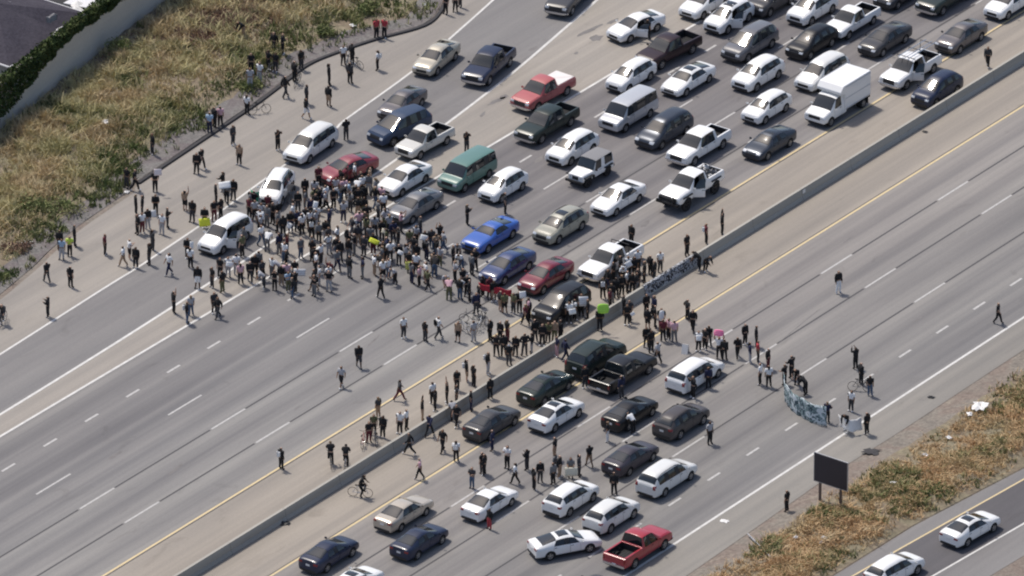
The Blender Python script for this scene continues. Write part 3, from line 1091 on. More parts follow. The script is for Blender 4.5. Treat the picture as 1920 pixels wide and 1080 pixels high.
def vehicle_type(key, st, side, top, door, wheels, wr, zlow=.22, crease=None, rowcrease=None, front=None, rear=None, extra=None, roofrack=False, sunroof=None, plate=True, sub=2):
    ev = loft_body(key, st, side, top, door, wheels, wr, zlow, crease, rowcrease, True, sub)
    keep = (0, 10, 12)
    bv, bf, bi, pieces = split(ev, keep)
    bvh = BVHTree.FromPolygons([v.co for v in ev.vertices], [tuple(p.vertices) for p in ev.polygons])
    parts = []          # (name, mesh, role, parent index or None, loc, meta)

    def P(name, me, role, parent=None, loc=(0, 0, 0), meta=None):
        parts.append((name, me, role, parent, loc, meta))
        return len(parts) - 1
    body = mesh_from('body', bv, bf, [M['trim_black'], M['well_black'], M['trim_black']], bi, True)
    body.set_sharp_from_angle(angle=rad(38))
    ib = P('body', body, 'paint')
    pn = {1: ('windshield', 'glass', 0), 2: ('rear_window', 'glass', 0), 8: ('hood', 'paint', .012), 9: ('trunk_lid', 'paint', .012), 13: ('soft_top', 'soft', .004)}
    doors = []
    for (t, vv, ff) in pieces:
        cen = sum(vv, Vector()) / len(vv)
        if t in (6, 7):
            me = mesh_from('door', shrink(vv, ff, .012), ff, [M['trim_black']], None, True)
            xs = [v.x for v in vv]
            hinge = max(xs)
            yy = cen.y
            k = P('door', me, 'paint', None, (0, 0, 0), ('door', t, 1 if cen.y > 0 else -1, Vector((hinge, yy, 0))))
            hb = MB().box((min(xs) + .16, 0, 0), (.20, .035, .035), bev=.012)
            hz = max(v.z for v in vv) - .12
            hit = bvh.ray_cast(Vector((min(xs) + .16, 3 * (1 if yy > 0 else -1), hz)), Vector((0, -1 if yy > 0 else 1, 0)))[0]
            if hit:
                hm = MB().box((hit.x, hit.y, hit.z), (.20, .05, .035), bev=.012).mesh('door_handle', [M['trim_black']])
                P('door_handle', hm, 'trim', k)
            doors.append((k, t, 1 if cen.y > 0 else -1, cen.x))
    for (t, vv, ff) in pieces:
        cen = sum(vv, Vector()) / len(vv)
        if t in pn:
            nm, role, sh = pn[t]
            if t in (1, 2):
                vv = shrink(vv, ff, .02)
            P(nm, mesh_from(nm, shrink(vv, ff, sh) if sh else vv, ff, [M['trim_black']], None, True), role)
        elif t in (3, 4, 5):
            par = None
            want = {3: 6, 4: 7}.get(t)
            for (k, dt, sgn, dx) in doors:
                if dt == want and sgn == (1 if cen.y > 0 else -1):
                    par = k
            P('side_window', mesh_from('side_window', shrink(vv, ff, .02), ff, [M['trim_black']], None, True), 'glass', par)
    # wheels
    wk = round(wr, 3)
    if wk not in WHEELS:
        WHEELS[wk] = wheel_mesh(wr)
    wm, rm = WHEELS[wk]
    yb = max(s[5] for s in st)
    for x in wheels:
        for sy in (1, -1):
            k = P('wheel', wm, 'rubber', None, (x, sy * (yb - .115), wr), ('flip', sy))
            P('rim', rm, 'rim', k)
    X = 6

    def fr(y0, y1, z0, z1, name, role, off=.012, na=5, nb=4):
        r = patch(bvh, lambda a, b: (X, a, b), (-1, 0, 0), y0, y1, z0, z1, na, nb, off)
        if r:
            P(name, mesh_from(name, r[0], r[1], [M['trim_black']]), role)

    def rr(y0, y1, z0, z1, name, role, off=.012, na=5, nb=4):
        r = patch(bvh, lambda a, b: (-X, a, b), (1, 0, 0), y0, y1, z0, z1, na, nb, off)
        if r:
            P(name, mesh_from(name, r[0], r[1], [M['trim_black']]), role)

    def dn(x0, x1, y0, y1, name, role, off=.012, na=4, nb=4):
        r = patch(bvh, lambda a, b: (a, b, X), (0, 0, -1), x0, x1, y0, y1, na, nb, off)
        if r:
            P(name, mesh_from(name, r[0], r[1], [M['trim_black']]), role)
    f = dict(hl=(.44, .74, .66, .78), grille=(.42, .46, .66), low=(.62, .27, .40))
    f.update(front or {})
    for sy in (1, -1):
        a, b, c, d = f['hl']
        fr(sy * a, sy * b, c, d, 'headlight', 'headlamp', .014)
    gw, g0, g1 = f['grille']
    fr(-gw, gw, g0, g1, 'grille', f.get('grole', 'trim'), .010, 7)
    lw, l0, l1 = f['low']
    fr(-lw, lw, l0, l1, 'bumper', f.get('brole', 'trim'), f.get('boff', .012), 7)
    r_ = dict(tl=(.48, .78, .82, .96), low=(.64, .27, .42), pl=(.68, .82))
    r_.update(rear or {})
    for sy in (1, -1):
        a, b, c, d = r_['tl']
        rr(sy * a, sy * b, c, d, 'taillight', 'taillamp', .014)
    lw, l0, l1 = r_['low']
    rr(-lw, lw, l0, l1, 'bumper', r_.get('brole', 'trim'), r_.get('boff', .012), 7)
    if plate:
        rr(-.16, .16, r_['pl'][0], r_['pl'][1], 'number_plate', 'plate', .016, 3, 3)
    # mirrors at the foot of the windshield pillar
    wi = [i for i, t in enumerate(top) if t == 'ws'][0]
    mx, mz, my = st[wi][0] - .02, st[wi][2] + .10, st[wi][5]
    for sy in (1, -1):
        P('mirror', MB().box((mx, sy * (my + .09), mz), (.13, .20, .15), bev=.04).mesh('mirror', [M['trim_black']]), 'mirror')
    if sunroof:
        dn(sunroof[0], sunroof[1], -sunroof[2], sunroof[2], 'sunroof', 'glass', .010, 5, 4)
    if roofrack:
        ri = [i for i, t in enumerate(top) if t == 'roof']
        x0, x1 = st[ri[0]][1] + .15, st[ri[-1] + 1][1] - .1
        yy = min(st[i][6] for i in ri[1:]) - .05
        for sy in (1, -1):
            pts = []
            for k in range(6):
                x = x0 + (x1 - x0) * k / 5
                hit = bvh.ray_cast(Vector((x, sy * yy, X)), Vector((0, 0, -1)))[0]
                pts.append(hit + Vector((0, 0, .05 if 0 < k < 5 else .0)))
            P('roof_rail', MB().tube(pts, .022, 6).mesh('roof_rail', [M['trim_black']]), 'rail')
    if extra:
        extra(P, bvh, fr, rr, dn)
    zmax = max(v.co.z for v in ev.vertices)
    L = max(v.co.x for v in ev.vertices) - min(v.co.x for v in ev.vertices)
    PROTO[key] = dict(parts=parts, h=zmax, L=L, W=2 * yb, hx=max(v.co.x for v in ev.vertices), rx=min(v.co.x for v in ev.vertices))
    bpy.data.meshes.remove(ev)


def tr(st, sx=1, sy=1, sz=1, dz=0):
    return [(a * sx, b * sx, c * sz + dz, d * sz + dz, e * sz + dz, f * sy, g * sy) for (a, b, c, d, e, f, g) in st]


SEDAN = [(-2.38, -2.36, .94, 1.04, 1.06, .80, .66), (-2.24, -2.24, 1.00, 1.11, 1.14, .89, .73), (-1.86, -1.92, 1.03, 1.13, 1.16, .93, .73),
         (-1.30, -.82, 1.02, 1.40, 1.47, .93, .57), (-.32, -.28, 1.00, 1.46, 1.53, .93, .61), (-.22, -.18, 1.00, 1.46, 1.53, .93, .61),
         (1.00, .22, .97, 1.41, 1.47, .93, .58), (1.26, 1.32, .96, 1.00, 1.04, .92, .75), (1.72, 1.72, .91, .98, 1.02, .92, .74),
         (2.16, 2.16, .82, .89, .92, .88, .70), (2.38, 2.30, .66, .77, .79, .78, .60)]
S_SIDE = ['p', 'p', 'p', 'wr', 'trim', 'wf', 'p', 'p', 'p', 'p']
S_TOP = ['p', 'trunk', 'rg', 'roof', 'roof', 'roof', 'ws', 'hood', 'hood', 'p']
TAGS['roof'] = 0
S_DOOR = ['p', 'p', 'p', 'dr', 'dr', 'df', 'p', 'p', 'p', 'p']
vehicle_type('sedan', SEDAN, S_SIDE, S_TOP, S_DOOR, (1.46, -1.36), .345)
vehicle_type('sedan_roof', SEDAN, S_SIDE, S_TOP, S_DOOR, (1.46, -1.36), .345, sunroof=(-.60, .05, .40))
BOXY = [(-2.40, -2.36, .90, .97, .99, .80, .68), (-2.18, -2.18, .95, 1.05, 1.08, .88, .74), (-1.62, -1.70, .97, 1.07, 1.10, .90, .74),
        (-1.18, -.78, .97, 1.36, 1.42, .90, .61), (-.28, -.24, .96, 1.40, 1.46, .90, .63), (-.16, -.12, .95, 1.40, 1.46, .90, .63),
        (.84, .28, .94, 1.37, 1.42, .90, .61), (1.06, 1.10, .94, .98, 1.01, .90, .75), (1.62, 1.62, .88, .93, .96, .90, .73),
        (2.14, 2.14, .78, .83, .86, .86, .69), (2.40, 2.32, .64, .72, .74, .78, .60)]
vehicle_type('old_sedan', BOXY, S_SIDE, S_TOP, S_DOOR, (1.40, -1.36), .31, crease={2: .5, 3: .5, 6: .5, 7: .5}, rowcrease={4: .35, 3: .3})
COUPE = [(-2.36, -2.32, .90, 1.00, 1.02, .84, .72), (-2.12, -2.12, .94, 1.06, 1.08, .93, .76), (-1.72, -1.85, .96, 1.09, 1.11, .95, .74),
         (-1.05, -.55, .97, 1.32, 1.38, .95, .58), (-.62, -.36, .96, 1.34, 1.40, .95, .59), (-.52, -.26, .96, 1.34, 1.40, .95, .59),
         (.62, .10, .95, 1.32, 1.38, .95, .58), (.82, .86, .95, .99, 1.03, .94, .77), (1.55, 1.55, .92, .98, 1.02, .95, .77),
         (2.16, 2.16, .84, .90, .93, .92, .74), (2.38, 2.34, .68, .78, .80, .86, .68)]
vehicle_type('coupe', COUPE, ['p', 'p', 'p', 'wr', 'trim', 'wf', 'p', 'p', 'p', 'p'], S_TOP, ['p', 'p', 'p', 'p', 'p', 'df', 'p', 'p', 'p', 'p'], (1.45, -1.40), .345)
# sleek fastback: long roof falling to the tail
FAST = [(-2.42, -2.38, .92, 1.0, 1.02, .82, .70), (-2.22, -2.24, .96, 1.06, 1.09, .90, .73), (-2.02, -2.08, .97, 1.09, 1.12, .92, .70),
        (-1.20, -.72, .97, 1.37, 1.43, .93, .58), (-.25, -.2, .96, 1.41, 1.47, .93, .61), (-.12, -.08, .95, 1.41, 1.47, .93, .61),
        (.92, .30, .94, 1.37, 1.43, .93, .58), (1.14, 1.18, .93, .97, 1.0, .92, .75), (1.66, 1.66, .87, .92, .95, .92, .73),
        (2.16, 2.16, .76, .81, .83, .88, .69), (2.42, 2.34, .62, .70, .72, .79, .60)]
vehicle_type('fastback', FAST, S_SIDE, S_TOP, S_DOOR, (1.45, -1.42), .34, sunroof=(-.62, .12, .40))
SUV = [(-2.28, -2.26, 1.02, 1.12, 1.14, .82, .68), (-2.14, -2.18, 1.08, 1.17, 1.20, .91, .72), (-1.72, -1.74, 1.12, 1.57, 1.64, .94, .56),
       (-1.14, -1.10, 1.10, 1.64, 1.71, .94, .61), (-1.04, -1.01, 1.10, 1.65, 1.72, .94, .61), (-.14, -.12, 1.06, 1.67, 1.74, .94, .63),
       (-.04, -.02, 1.06, 1.67, 1.74, .94, .63), (1.10, .40, 1.04, 1.60, 1.66, .94, .60), (1.36, 1.40, 1.03, 1.08, 1.12, .93, .77),
       (1.76, 1.76, .99, 1.07, 1.11, .93, .77), (2.14, 2.14, .90, .98, 1.01, .90, .72), (2.32, 2.26, .72, .84, .86, .81, .63)]
U_SIDE = ['p', 'p', 'wq', 'trim', 'wr', 'trim', 'wf', 'p', 'p', 'p', 'p']
U_TOP = ['p', 'rg', 'roof', 'roof', 'roof', 'roof', 'roof', 'ws', 'hood', 'hood', 'p']
U_DOOR = ['p', 'p', 'p', 'p', 'dr', 'dr', 'df', 'p', 'p', 'p', 'p']
SUV_R = dict(tl=(.56, .82, .94, 1.08), pl=(.76, .90), low=(.7, .28, .50))
SUV_F = dict(hl=(.46, .76, .74, .86), grille=(.44, .54, .78), low=(.66, .28, .46))
vehicle_type('suv', SUV, U_SIDE, U_TOP, U_DOOR, (1.42, -1.30), .375, front=SUV_F, rear=SUV_R)
vehicle_type('suv_sunroof', SUV, U_SIDE, U_TOP, U_DOOR, (1.42, -1.30), .375, front=SUV_F, rear=SUV_R, sunroof=(-.5, .25, .42))
vehicle_type('suv_rack', SUV, U_SIDE, U_TOP, U_DOOR, (1.42, -1.30), .375, front=SUV_F, rear=SUV_R, roofrack=True)
WAG = [(a * 1.02, b * 1.02, c * .96, (d * .95 if d > 1.2 else d * .96), (e * .95 if e > 1.2 else e * .96), f, g) for (a, b, c, d, e, f, g) in SUV]
vehicle_type('wagon', WAG, U_SIDE, U_TOP, U_DOOR, (1.44, -1.34), .36, front=SUV_F, rear=SUV_R, roofrack=True, sunroof=(-.45, .2, .40))
HAT = [(a * .93, b * .93, c * .95, d * .93, e * .93, f * .96, g * .95) for (a, b, c, d, e, f, g) in SUV]
vehicle_type('hatchback', HAT, U_SIDE, U_TOP, U_DOOR, (1.34, -1.22), .345, front=dict(hl=(.42, .72, .66, .79), grille=(.40, .44, .66)), rear=dict(tl=(.56, .76, .8, .97), pl=(.68, .8)))
BIG = [(a * 1.08, b * 1.08 - (.12 if 1.2 < d and a < -1.5 else 0), c * 1.06, d * 1.09, e * 1.08, f * 1.05, g * 1.13 if d > 1.2 else g * 1.06) for (a, b, c, d, e, f, g) in SUV]
vehicle_type('big_suv', BIG, U_SIDE, U_TOP, U_DOOR, (1.52, -1.44), .38, zlow=.28, crease={1: .5, 2: .6, 7: .4, 8: .5}, rowcrease={4: .5, 3: .35},
             front=dict(hl=(.5, .8, .76, .9), grille=(.46, .64, .9), low=(.85, .36, .54), brole='trim', boff=.05), rear=dict(tl=(.68, .86, .92, 1.25), pl=(.8, .94), low=(.85, .34, .52), boff=.04), roofrack=True)
OLDBIG = BIG
vehicle_type('old_suv', OLDBIG, U_SIDE, U_TOP, U_DOOR, (1.52, -1.44), .38, zlow=.28, crease={1: .7, 2: .7, 7: .6, 8: .7, 10: .6, 11: .7}, rowcrease={4: .7, 3: .6, 5: .3},
             front=dict(hl=(.5, .78, .74, .9), grille=(.48, .66, .92), low=(.92, .34, .52), brole='chrome', boff=.10), rear=dict(tl=(.68, .86, .92, 1.2), pl=(.8, .94), low=(.9, .34, .5), brole='chrome', boff=.08))
VAN = [(-2.50, -2.46, 1.00, 1.10, 1.12, .86, .74), (-2.36, -2.40, 1.03, 1.14, 1.16, .94, .78), (-2.10, -2.20, 1.04, 1.62, 1.69, .97, .68),
       (-1.20, -1.18, 1.02, 1.70, 1.77, .98, .70), (-1.08, -1.06, 1.02, 1.70, 1.77, .98, .70), (.02, .04, 1.00, 1.70, 1.77, .98, .70),
       (.14, .16, 1.00, 1.70, 1.76, .98, .70), (1.22, .58, .99, 1.63, 1.70, .98, .67), (1.50, 1.52, .98, 1.04, 1.08, .97, .80),
       (1.95, 1.95, .90, .97, 1.01, .96, .77), (2.32, 2.32, .80, .86, .89, .92, .72), (2.52, 2.46, .66, .75, .77, .84, .64)]
vehicle_type('minivan', VAN, U_SIDE, U_TOP, U_DOOR, (1.55, -1.45), .335, front=dict(hl=(.46, .80, .66, .80), grille=(.46, .48, .68)), rear=dict(tl=(.64, .84, .84, 1.1), pl=(.72, .86)))
vehicle_type('minivan_rack', VAN, U_SIDE, U_TOP, U_DOOR, (1.55, -1.45), .335, front=dict(hl=(.46, .80, .66, .80), grille=(.46, .48, .68)), rear=dict(tl=(.64, .84, .84, 1.1), pl=(.72, .86)), roofrack=True)
CITY = [(a * .90, b * .90, c * 1.03, d * 1.05 if d > 1.2 else d * 1.03, e * 1.05 if e > 1.2 else e * 1.03, f * .95, g * (1.0 if d > 1.2 else .95)) for (a, b, c, d, e, f, g) in VAN]
vehicle_type('city_van', CITY, U_SIDE, U_TOP, U_DOOR, (1.36, -1.30), .33, front=dict(hl=(.46, .74, .68, .84), grille=(.42, .54, .70)), rear=dict(tl=(.66, .80, .86, 1.2), pl=(.74, .88)))
BOXVAN = [(-2.55, -2.50, 1.10, 1.18, 1.20, .92, .84), (-2.44, -2.46, 1.12, 1.22, 1.24, .98, .86), (-2.34, -2.38, 1.13, 1.84, 1.90, 1.0, .80),
          (-1.25, -1.25, 1.12, 1.88, 1.95, 1.0, .80), (-1.15, -1.15, 1.12, 1.88, 1.95, 1.0, .80), (.30, .30, 1.10, 1.88, 1.94, 1.0, .80),
          (.44, .44, 1.10, 1.87, 1.93, 1.0, .80), (1.45, 1.10, 1.08, 1.80, 1.86, 1.0, .78), (1.72, 1.75, 1.07, 1.13, 1.16, .99, .86),
          (2.05, 2.05, 1.00, 1.07, 1.10, .98, .84), (2.38, 2.38, .92, .99, 1.02, .95, .80), (2.52, 2.50, .78, .88, .90, .90, .74)]
vehicle_type('box_van', BOXVAN, U_SIDE, U_TOP, U_DOOR, (1.60, -1.40), .35, zlow=.28, crease={1: .5, 2: .7, 7: .5, 8: .5}, rowcrease={4: .5},
             front=dict(hl=(.52, .82, .72, .88), grille=(.48, .64, .88), low=(.9, .34, .52), brole='chrome', boff=.05), rear=dict(tl=(.76, .9, .95, 1.3), pl=(.78, .92), low=(.9, .34, .5), boff=.05))


def pickup(key, x_bed, x_c, x_b, doors2=True, sc=1.0, lift=0.0, wr=.39, cover=None, boxy=False, tool=None, bedlen=None, low=1.0):
    tail = bedlen if bedlen else -2.85
    z = lambda a: a * low + lift
    st = [(tail, tail + .02, z(.98), z(1.10), z(1.10), .93, .87), (tail + .10, tail + .10, z(1.0), z(1.14), z(1.14), .98, .89), (x_bed - .04, x_bed - .04, z(1.0), z(1.14), z(1.14), .98, .89),
          (x_bed, x_bed, z(1.06), z(1.18), z(1.2), .98, .86), (x_bed + .10, x_bed + .12, z(1.10), z(1.78), z(1.85), .98, .69), (x_c, x_c + .06, z(1.10), z(1.80), z(1.87), .98, .70),
          (x_b - .12, x_b - .10, z(1.09), z(1.81), z(1.88), .98, .71), (x_b, x_b + .02, z(1.09), z(1.81), z(1.88), .98, .71), (1.06, .56, z(1.09), z(1.74), z(1.81), .98, .69),
          (1.30, 1.34, z(1.09), z(1.15), z(1.18), .98, .83), (1.90, 1.90, z(1.07), z(1.14), z(1.17), .98, .82), (2.50, 2.50, z(1.0), z(1.06), z(1.08), .96, .79), (2.78, 2.74, z(.86), z(.96), z(.97), .92, .74)]
    st = [(a * sc, b * sc, c, d, e, f * (.5 + .5 * sc), g * (.5 + .5 * sc)) for (a, b, c, d, e, f, g) in st]
    side = ['p', 'p', 'p', 'p', 'p', 'wr', 'trim', 'wf', 'p', 'p', 'p', 'p']
    top = ['p', 'bed', 'p', 'rg', 'p', 'p', 'p', 'p', 'ws', 'hood', 'hood', 'p']
    door = ['p', 'p', 'p', 'p', 'p', 'dr' if doors2 else 'p', 'dr' if doors2 else 'p', 'df', 'p', 'p', 'p', 'p']
    kk = .5 + .5 * sc
    xr0, xr1 = (tail + .10) * sc, (x_bed - .04) * sc
    zt = z(1.14)

    def extra(P, bvh, fr, rr, dn):
        yo, yi, zf = .885 * kk, .76 * kk, z(.66)
        o = [(xr0, -yo), (xr1, -yo), (xr1, yo), (xr0, yo)]
        i = [(xr0 + .06, -yi), (xr1 - .05, -yi), (xr1 - .05, yi), (xr0 + .06, yi)]
        zz = zt + .012
        vs = [(x, y, zz) for x, y in o] + [(x, y, zz) for x, y in i] + [(x, y, zz - .05) for x, y in o] + [(x, y, zz - .05) for x, y in i]
        fs = [(q, (q + 1) % 4, 4 + (q + 1) % 4, 4 + q) for q in range(4)] + [(q, 8 + q, 8 + (q + 1) % 4, (q + 1) % 4) for q in range(4)] + [(4 + q, 4 + (q + 1) % 4, 12 + (q + 1) % 4, 12 + q) for q in range(4)]
        P('bed_rail', mesh_from('bed_rail', vs, fs, [M['trim_black']]), 'paint')
        vs = [(x, y, zz - .052) for x, y in i] + [(x, y, zf) for x, y in i]
        fs = [(q, (q + 1) % 4, 4 + (q + 1) % 4, 4 + q) for q in range(4)] + [(4, 5, 6, 7)]
        bm = MB().add(vs, fs)
        for k in range(7):
            yy = -yi + (k + .5) * 2 * yi / 7
            bm.box(((xr0 + xr1) / 2, yy, zf + .012), (abs(xr1 - xr0) - .14, .09, .02))
        for sy in (1, -1):
            bm.box((-1.70 * sc if not bedlen else (xr0 + xr1) / 2 - .1, sy * (yi - .1), zf + .14), (.9, .2, .28), bev=.05)
        P('truck_bed', bm.mesh('truck_bed', [M['bedliner']]), 'bedliner')
        if cover:
            P('bed_cover', MB().box(((xr0 + xr1) / 2, 0, zz + .03), (abs(xr1 - xr0) - .02, 2 * yo - .06, .05), bev=.02).mesh('bed_cover', [M['trim_black']]), cover)
        if tool == 'rack':
            for xx in (xr1 - .1, xr0 + .3, .55):
                t = MB()
                zb = zz if xx < xr1 else z(1.84)
                t.tube([(xx, -yo + .06, zb), (xx, -yo + .1, z(1.98)), (xx, yo - .1, z(1.98)), (xx, yo - .06, zb)], .03, 6)
                P('rack_hoop', t.mesh('rack_hoop', [M['trim_black']]), 'trim')
            for yy in (-.45, .1, .4):
                P('ladder_rail', MB().tube([(xr0 + .1, yy, z(2.02)), (1.0, yy, z(2.02))], .03, 6).mesh('ladder_rail', [M['trim_black']]), 'chrome')
        if lift:
            bb = MB().box((2.90, 0, z(.52)), (.22, 1.9, .26), bev=.05).box((2.86, 0, z(.82)), (.10, 1.5, .30), bev=.03)
            for yy in (-.55, .55):
                bb.tube([(2.98, yy, z(.45)), (3.0, yy, z(.98)), (2.85, yy, z(1.05))], .04, 6)
            bb.tube([(3.0, -.55, z(.95)), (3.0, .55, z(.95))], .04, 6)
            P('bull_bar', bb.mesh('bull_bar', [M['trim_black']]), 'trim')
            for sy in (1, -1):
                for xx in (1.75, -1.72):
                    P('fender_flare', MB().box((xx, sy * 1.0, z(.86)), (1.15, .12, .12), bev=.04).mesh('fender_flare', [M['trim_black']]), 'trim')
        if tool == 'load':
            q = random.Random(5)
            for k in range(9):
                x, y = xr0 + .3 + q.random() * (xr1 - xr0 - .6), (q.random() - .5) * 1.1
                P('cargo', MB().box((x, y, zf + .3 + .25 * q.random()), (.5, .4, .5), 0, q.random() * 3, .08).mesh('cargo', [M['trim_black']]), 'cargo_w' if k % 2 else 'cargo_d')
            t = MB()
            t.tube([(xr1 - .12, -yo + .08, zz), (xr1 - .12, -yo + .1, z(1.7)), (xr1 - .12, yo - .1, z(1.7)), (xr1 - .12, yo - .08, zz)], .03, 6)
            P('headache_rack', t.mesh('headache_rack', [M['trim_black']]), 'trim')
        if tool == 'bars':
            t = MB()
            t.tube([(xr1 - .35, -yo + .08, zz), (xr1 - .4, -yo + .12, z(1.75)), (xr1 - .4, yo - .12, z(1.75)), (xr1 - .35, yo - .08, zz)], .035, 6)
            P('roll_bar', t.mesh('roll_bar', [M['trim_black']]), 'trim')
    vehicle_type(key, st, side, top, door, (1.75 * sc, -1.72 * sc if not bedlen else tail * sc + 1.05), wr, zlow=.34 + lift, crease={0: .7, 1: .6, 2: .7, 3: .8, 4: .7, 8: .4, 9: .5, 11: .4, 12: .5}, rowcrease={4: .6, 3: .4},
                 front=dict(hl=(.52 * kk, .82 * kk, z(.78), z(.95)), grille=(.50 * kk, z(.62), z(.94)), low=(.9 * kk, z(.42), z(.58)), brole='chrome' if not lift else 'trim', boff=.08, grole='trim'),
                 rear=dict(tl=(.78 * kk, .90 * kk, z(.74), z(1.02)), pl=(z(.5), z(.62)), low=(.85 * kk, z(.44), z(.58)), brole='chrome' if not lift else 'trim', boff=.09), extra=extra)


pickup('pickup', -1.12, -.92, .10)
pickup('pickup_cover', -1.12, -.92, .10, cover='tonneau')
pickup('pickup_dark_cover', -1.12, -.92, .10, cover='bedliner')
pickup('pickup_ext', -.72, -.58, .02, doors2=False)
pickup('pickup_ext_cover', -.72, -.58, .02, doors2=False, cover='tonneau')
pickup('compact_pickup', -.62, -.50, .02, doors2=False, sc=.90, wr=.35, low=.93)
pickup('lifted_pickup', -.80, -.62, .02, doors2=False, lift=.30, wr=.50, tool='load')
pickup('rack_pickup', -.80, -.62, .02, doors2=False, tool='rack')
pickup('bar_pickup', -.75, -.58, .02, doors2=False, tool='bars')
# jeep with soft top
JEEP = [(-1.86, -1.84, 1.05, 1.10, 1.12, .74, .72), (-1.76, -1.80, 1.07, 1.14, 1.15, .78, .74), (-1.70, -1.68, 1.08, 1.78, 1.82, .79, .68),
        (-.55, -.55, 1.08, 1.80, 1.84, .79, .70), (-.45, -.45, 1.08, 1.80, 1.84, .79, .70), (.50, .28, 1.07, 1.78, 1.82, .79, .69), (.62, .62, 1.06, 1.10, 1.12, .78, .72),
        (1.20, 1.20, 1.05, 1.10, 1.13, .72, .64), (1.74, 1.74, 1.02, 1.06, 1.08, .66, .58), (1.84, 1.84, .98, 1.02, 1.04, .62, .54)]


def jeep_extra(P, bvh, fr, rr, dn):
    for sy in (1, -1):
        t = MB()
        t.box((1.25, sy * .80, .88), (1.0, .26, .09), bev=.03)
        t.box((.74, sy * .80, .72), (.09, .26, .34), bev=.03)
        P('fender', t.mesh('fender', [M['trim_black']]), 'trim')
        P('fender', MB().box((-1.10, sy * .84, .90), (1.0, .16, .09), bev=.03).mesh('fender', [M['trim_black']]), 'trim')
    P('bumper', MB().box((1.98, 0, .56), (.18, 1.5, .18), bev=.03).mesh('bumper', [M['trim_black']]), 'trim')
    P('bumper', MB().box((-1.95, 0, .56), (.16, 1.4, .16), bev=.03).mesh('bumper', [M['trim_black']]), 'trim')
    s = MB().lathe_y([(.2, -.1), (.36, -.1), (.38, -.07), (.38, .07), (.36, .1), (.2, .1), (.01, .08)], 20)
    for v in s.v:
        v.x, v.y, v.z = -1.98 - v.y, v.x, v.z + 1.02
    P('spare_wheel', s.mesh('spare_wheel', [M['rubber']], True), 'rubber')


vehicle_type('jeep', JEEP, ['p', 'p', 'wq', 'p', 'wf', 'p', 'p', 'p', 'p'], ['p', 'rg', 'soft', 'soft', 'soft', 'ws', 'p', 'hood', 'p'],
             ['p', 'p', 'p', 'p', 'df', 'p', 'p', 'p', 'p'], (1.25, -1.10), .40, zlow=.44, crease={0: .8, 1: .7, 2: .8, 5: .7, 6: .7, 9: .8}, rowcrease={4: .7, 3: .8, 1: .6, 0: .6, 5: .3},
             front=dict(hl=(.36, .54, .78, .94), grille=(.26, .66, .94), low=(.5, .5, .58)), rear=dict(tl=(.58, .70, .8, .98), pl=(.6, .7), low=(.5, .48, .55)), extra=jeep_extra)
# small box truck: van cab with a tall cargo box
CAB = [(-.10, -.10, 1.15, 1.90, 1.95, .98, .80), (.12, .12, 1.15, 1.92, 1.99, 1.0, .80), (.45, .45, 1.14, 1.92, 1.99, 1.0, .80), (1.55, 1.10, 1.12, 1.84, 1.90, 1.0, .78),
       (1.85, 1.88, 1.10, 1.16, 1.20, .99, .86), (2.25, 2.25, 1.02, 1.09, 1.12, .98, .84), (2.62, 2.62, .94, 1.0, 1.03, .95, .80), (2.76, 2.74, .78, .88, .90, .90, .74)]


def truck_extra(P, bvh, fr, rr, dn):
    x0, x1, w, z0, z1 = -3.10, .25, 1.06, .72, 2.66
    prof = [(x0, z0), (x1, z0), (x1, 1.98), (x1 + .62, 2.08), (x1 + .62, 2.28), (x1 + .22, z1), (x0 + .04, z1), (x0, z1 - .05)]
    n = len(prof)
    b = .06
    vs = [(x, -w, z) for x, z in prof] + [(x, w, z) for x, z in prof]
    fs = [tuple(range(n)), tuple(range(2 * n - 1, n - 1, -1))] + [(i, n + i, n + (i + 1) % n, (i + 1) % n) for i in range(n)]
    me = mesh_from('cargo_box', vs, fs, [M['paint_white']])
    bm = bmesh.new()
    bm.from_mesh(me)
    bmesh.ops.recalc_face_normals(bm, faces=bm.faces)
    bmesh.ops.bevel(bm, geom=list(bm.edges), offset=.045, segments=2, affect='EDGES', profile=.5)
    bm.to_mesh(me)
    bm.free()
    k = P('cargo_box', me, 'paint')
    for sy in (1, -1):
        for z in (z0 + .10, 1.62, z1 - .14):
            P('trim_rail', MB().box(((x0 + x1) / 2, sy * (w + .012), z), (x1 - x0 - .1, .03, .06), bev=.01).mesh('trim_rail', [M['paint_silver']]), 'silver', k)
    P('rear_door', MB().box((x0 - .012, 0, (z0 + z1) / 2), (.03, 1.95, z1 - z0 - .3), bev=.01).mesh('rear_door', [M['paint_white']]), 'paint', k)
    P('chassis', MB().box((-1.5, 0, .60), (3.6, .9, .2)).box((-1.5, .6, .6), (.9, .3, .25)).mesh('chassis', [M['trim_black']]), 'trim')
    P('bumper', MB().box((-3.17, 0, .55), (.14, 1.9, .16), bev=.03).mesh('bumper', [M['trim_black']]), 'trim')
    wm, rm = WHEELS[.37]
    for sy in (1, -1):
        for d in (.14, .38):
            i = P('wheel', wm, 'rubber', None, (-2.15, sy * (1.12 - d), .37), ('flip', sy))
            P('rim', rm, 'rim', i)
        P('mudflap', MB().box((-2.72, sy * .86, .45), (.03, .5, .5)).mesh('mudflap', [M['trim_black']]), 'trim')


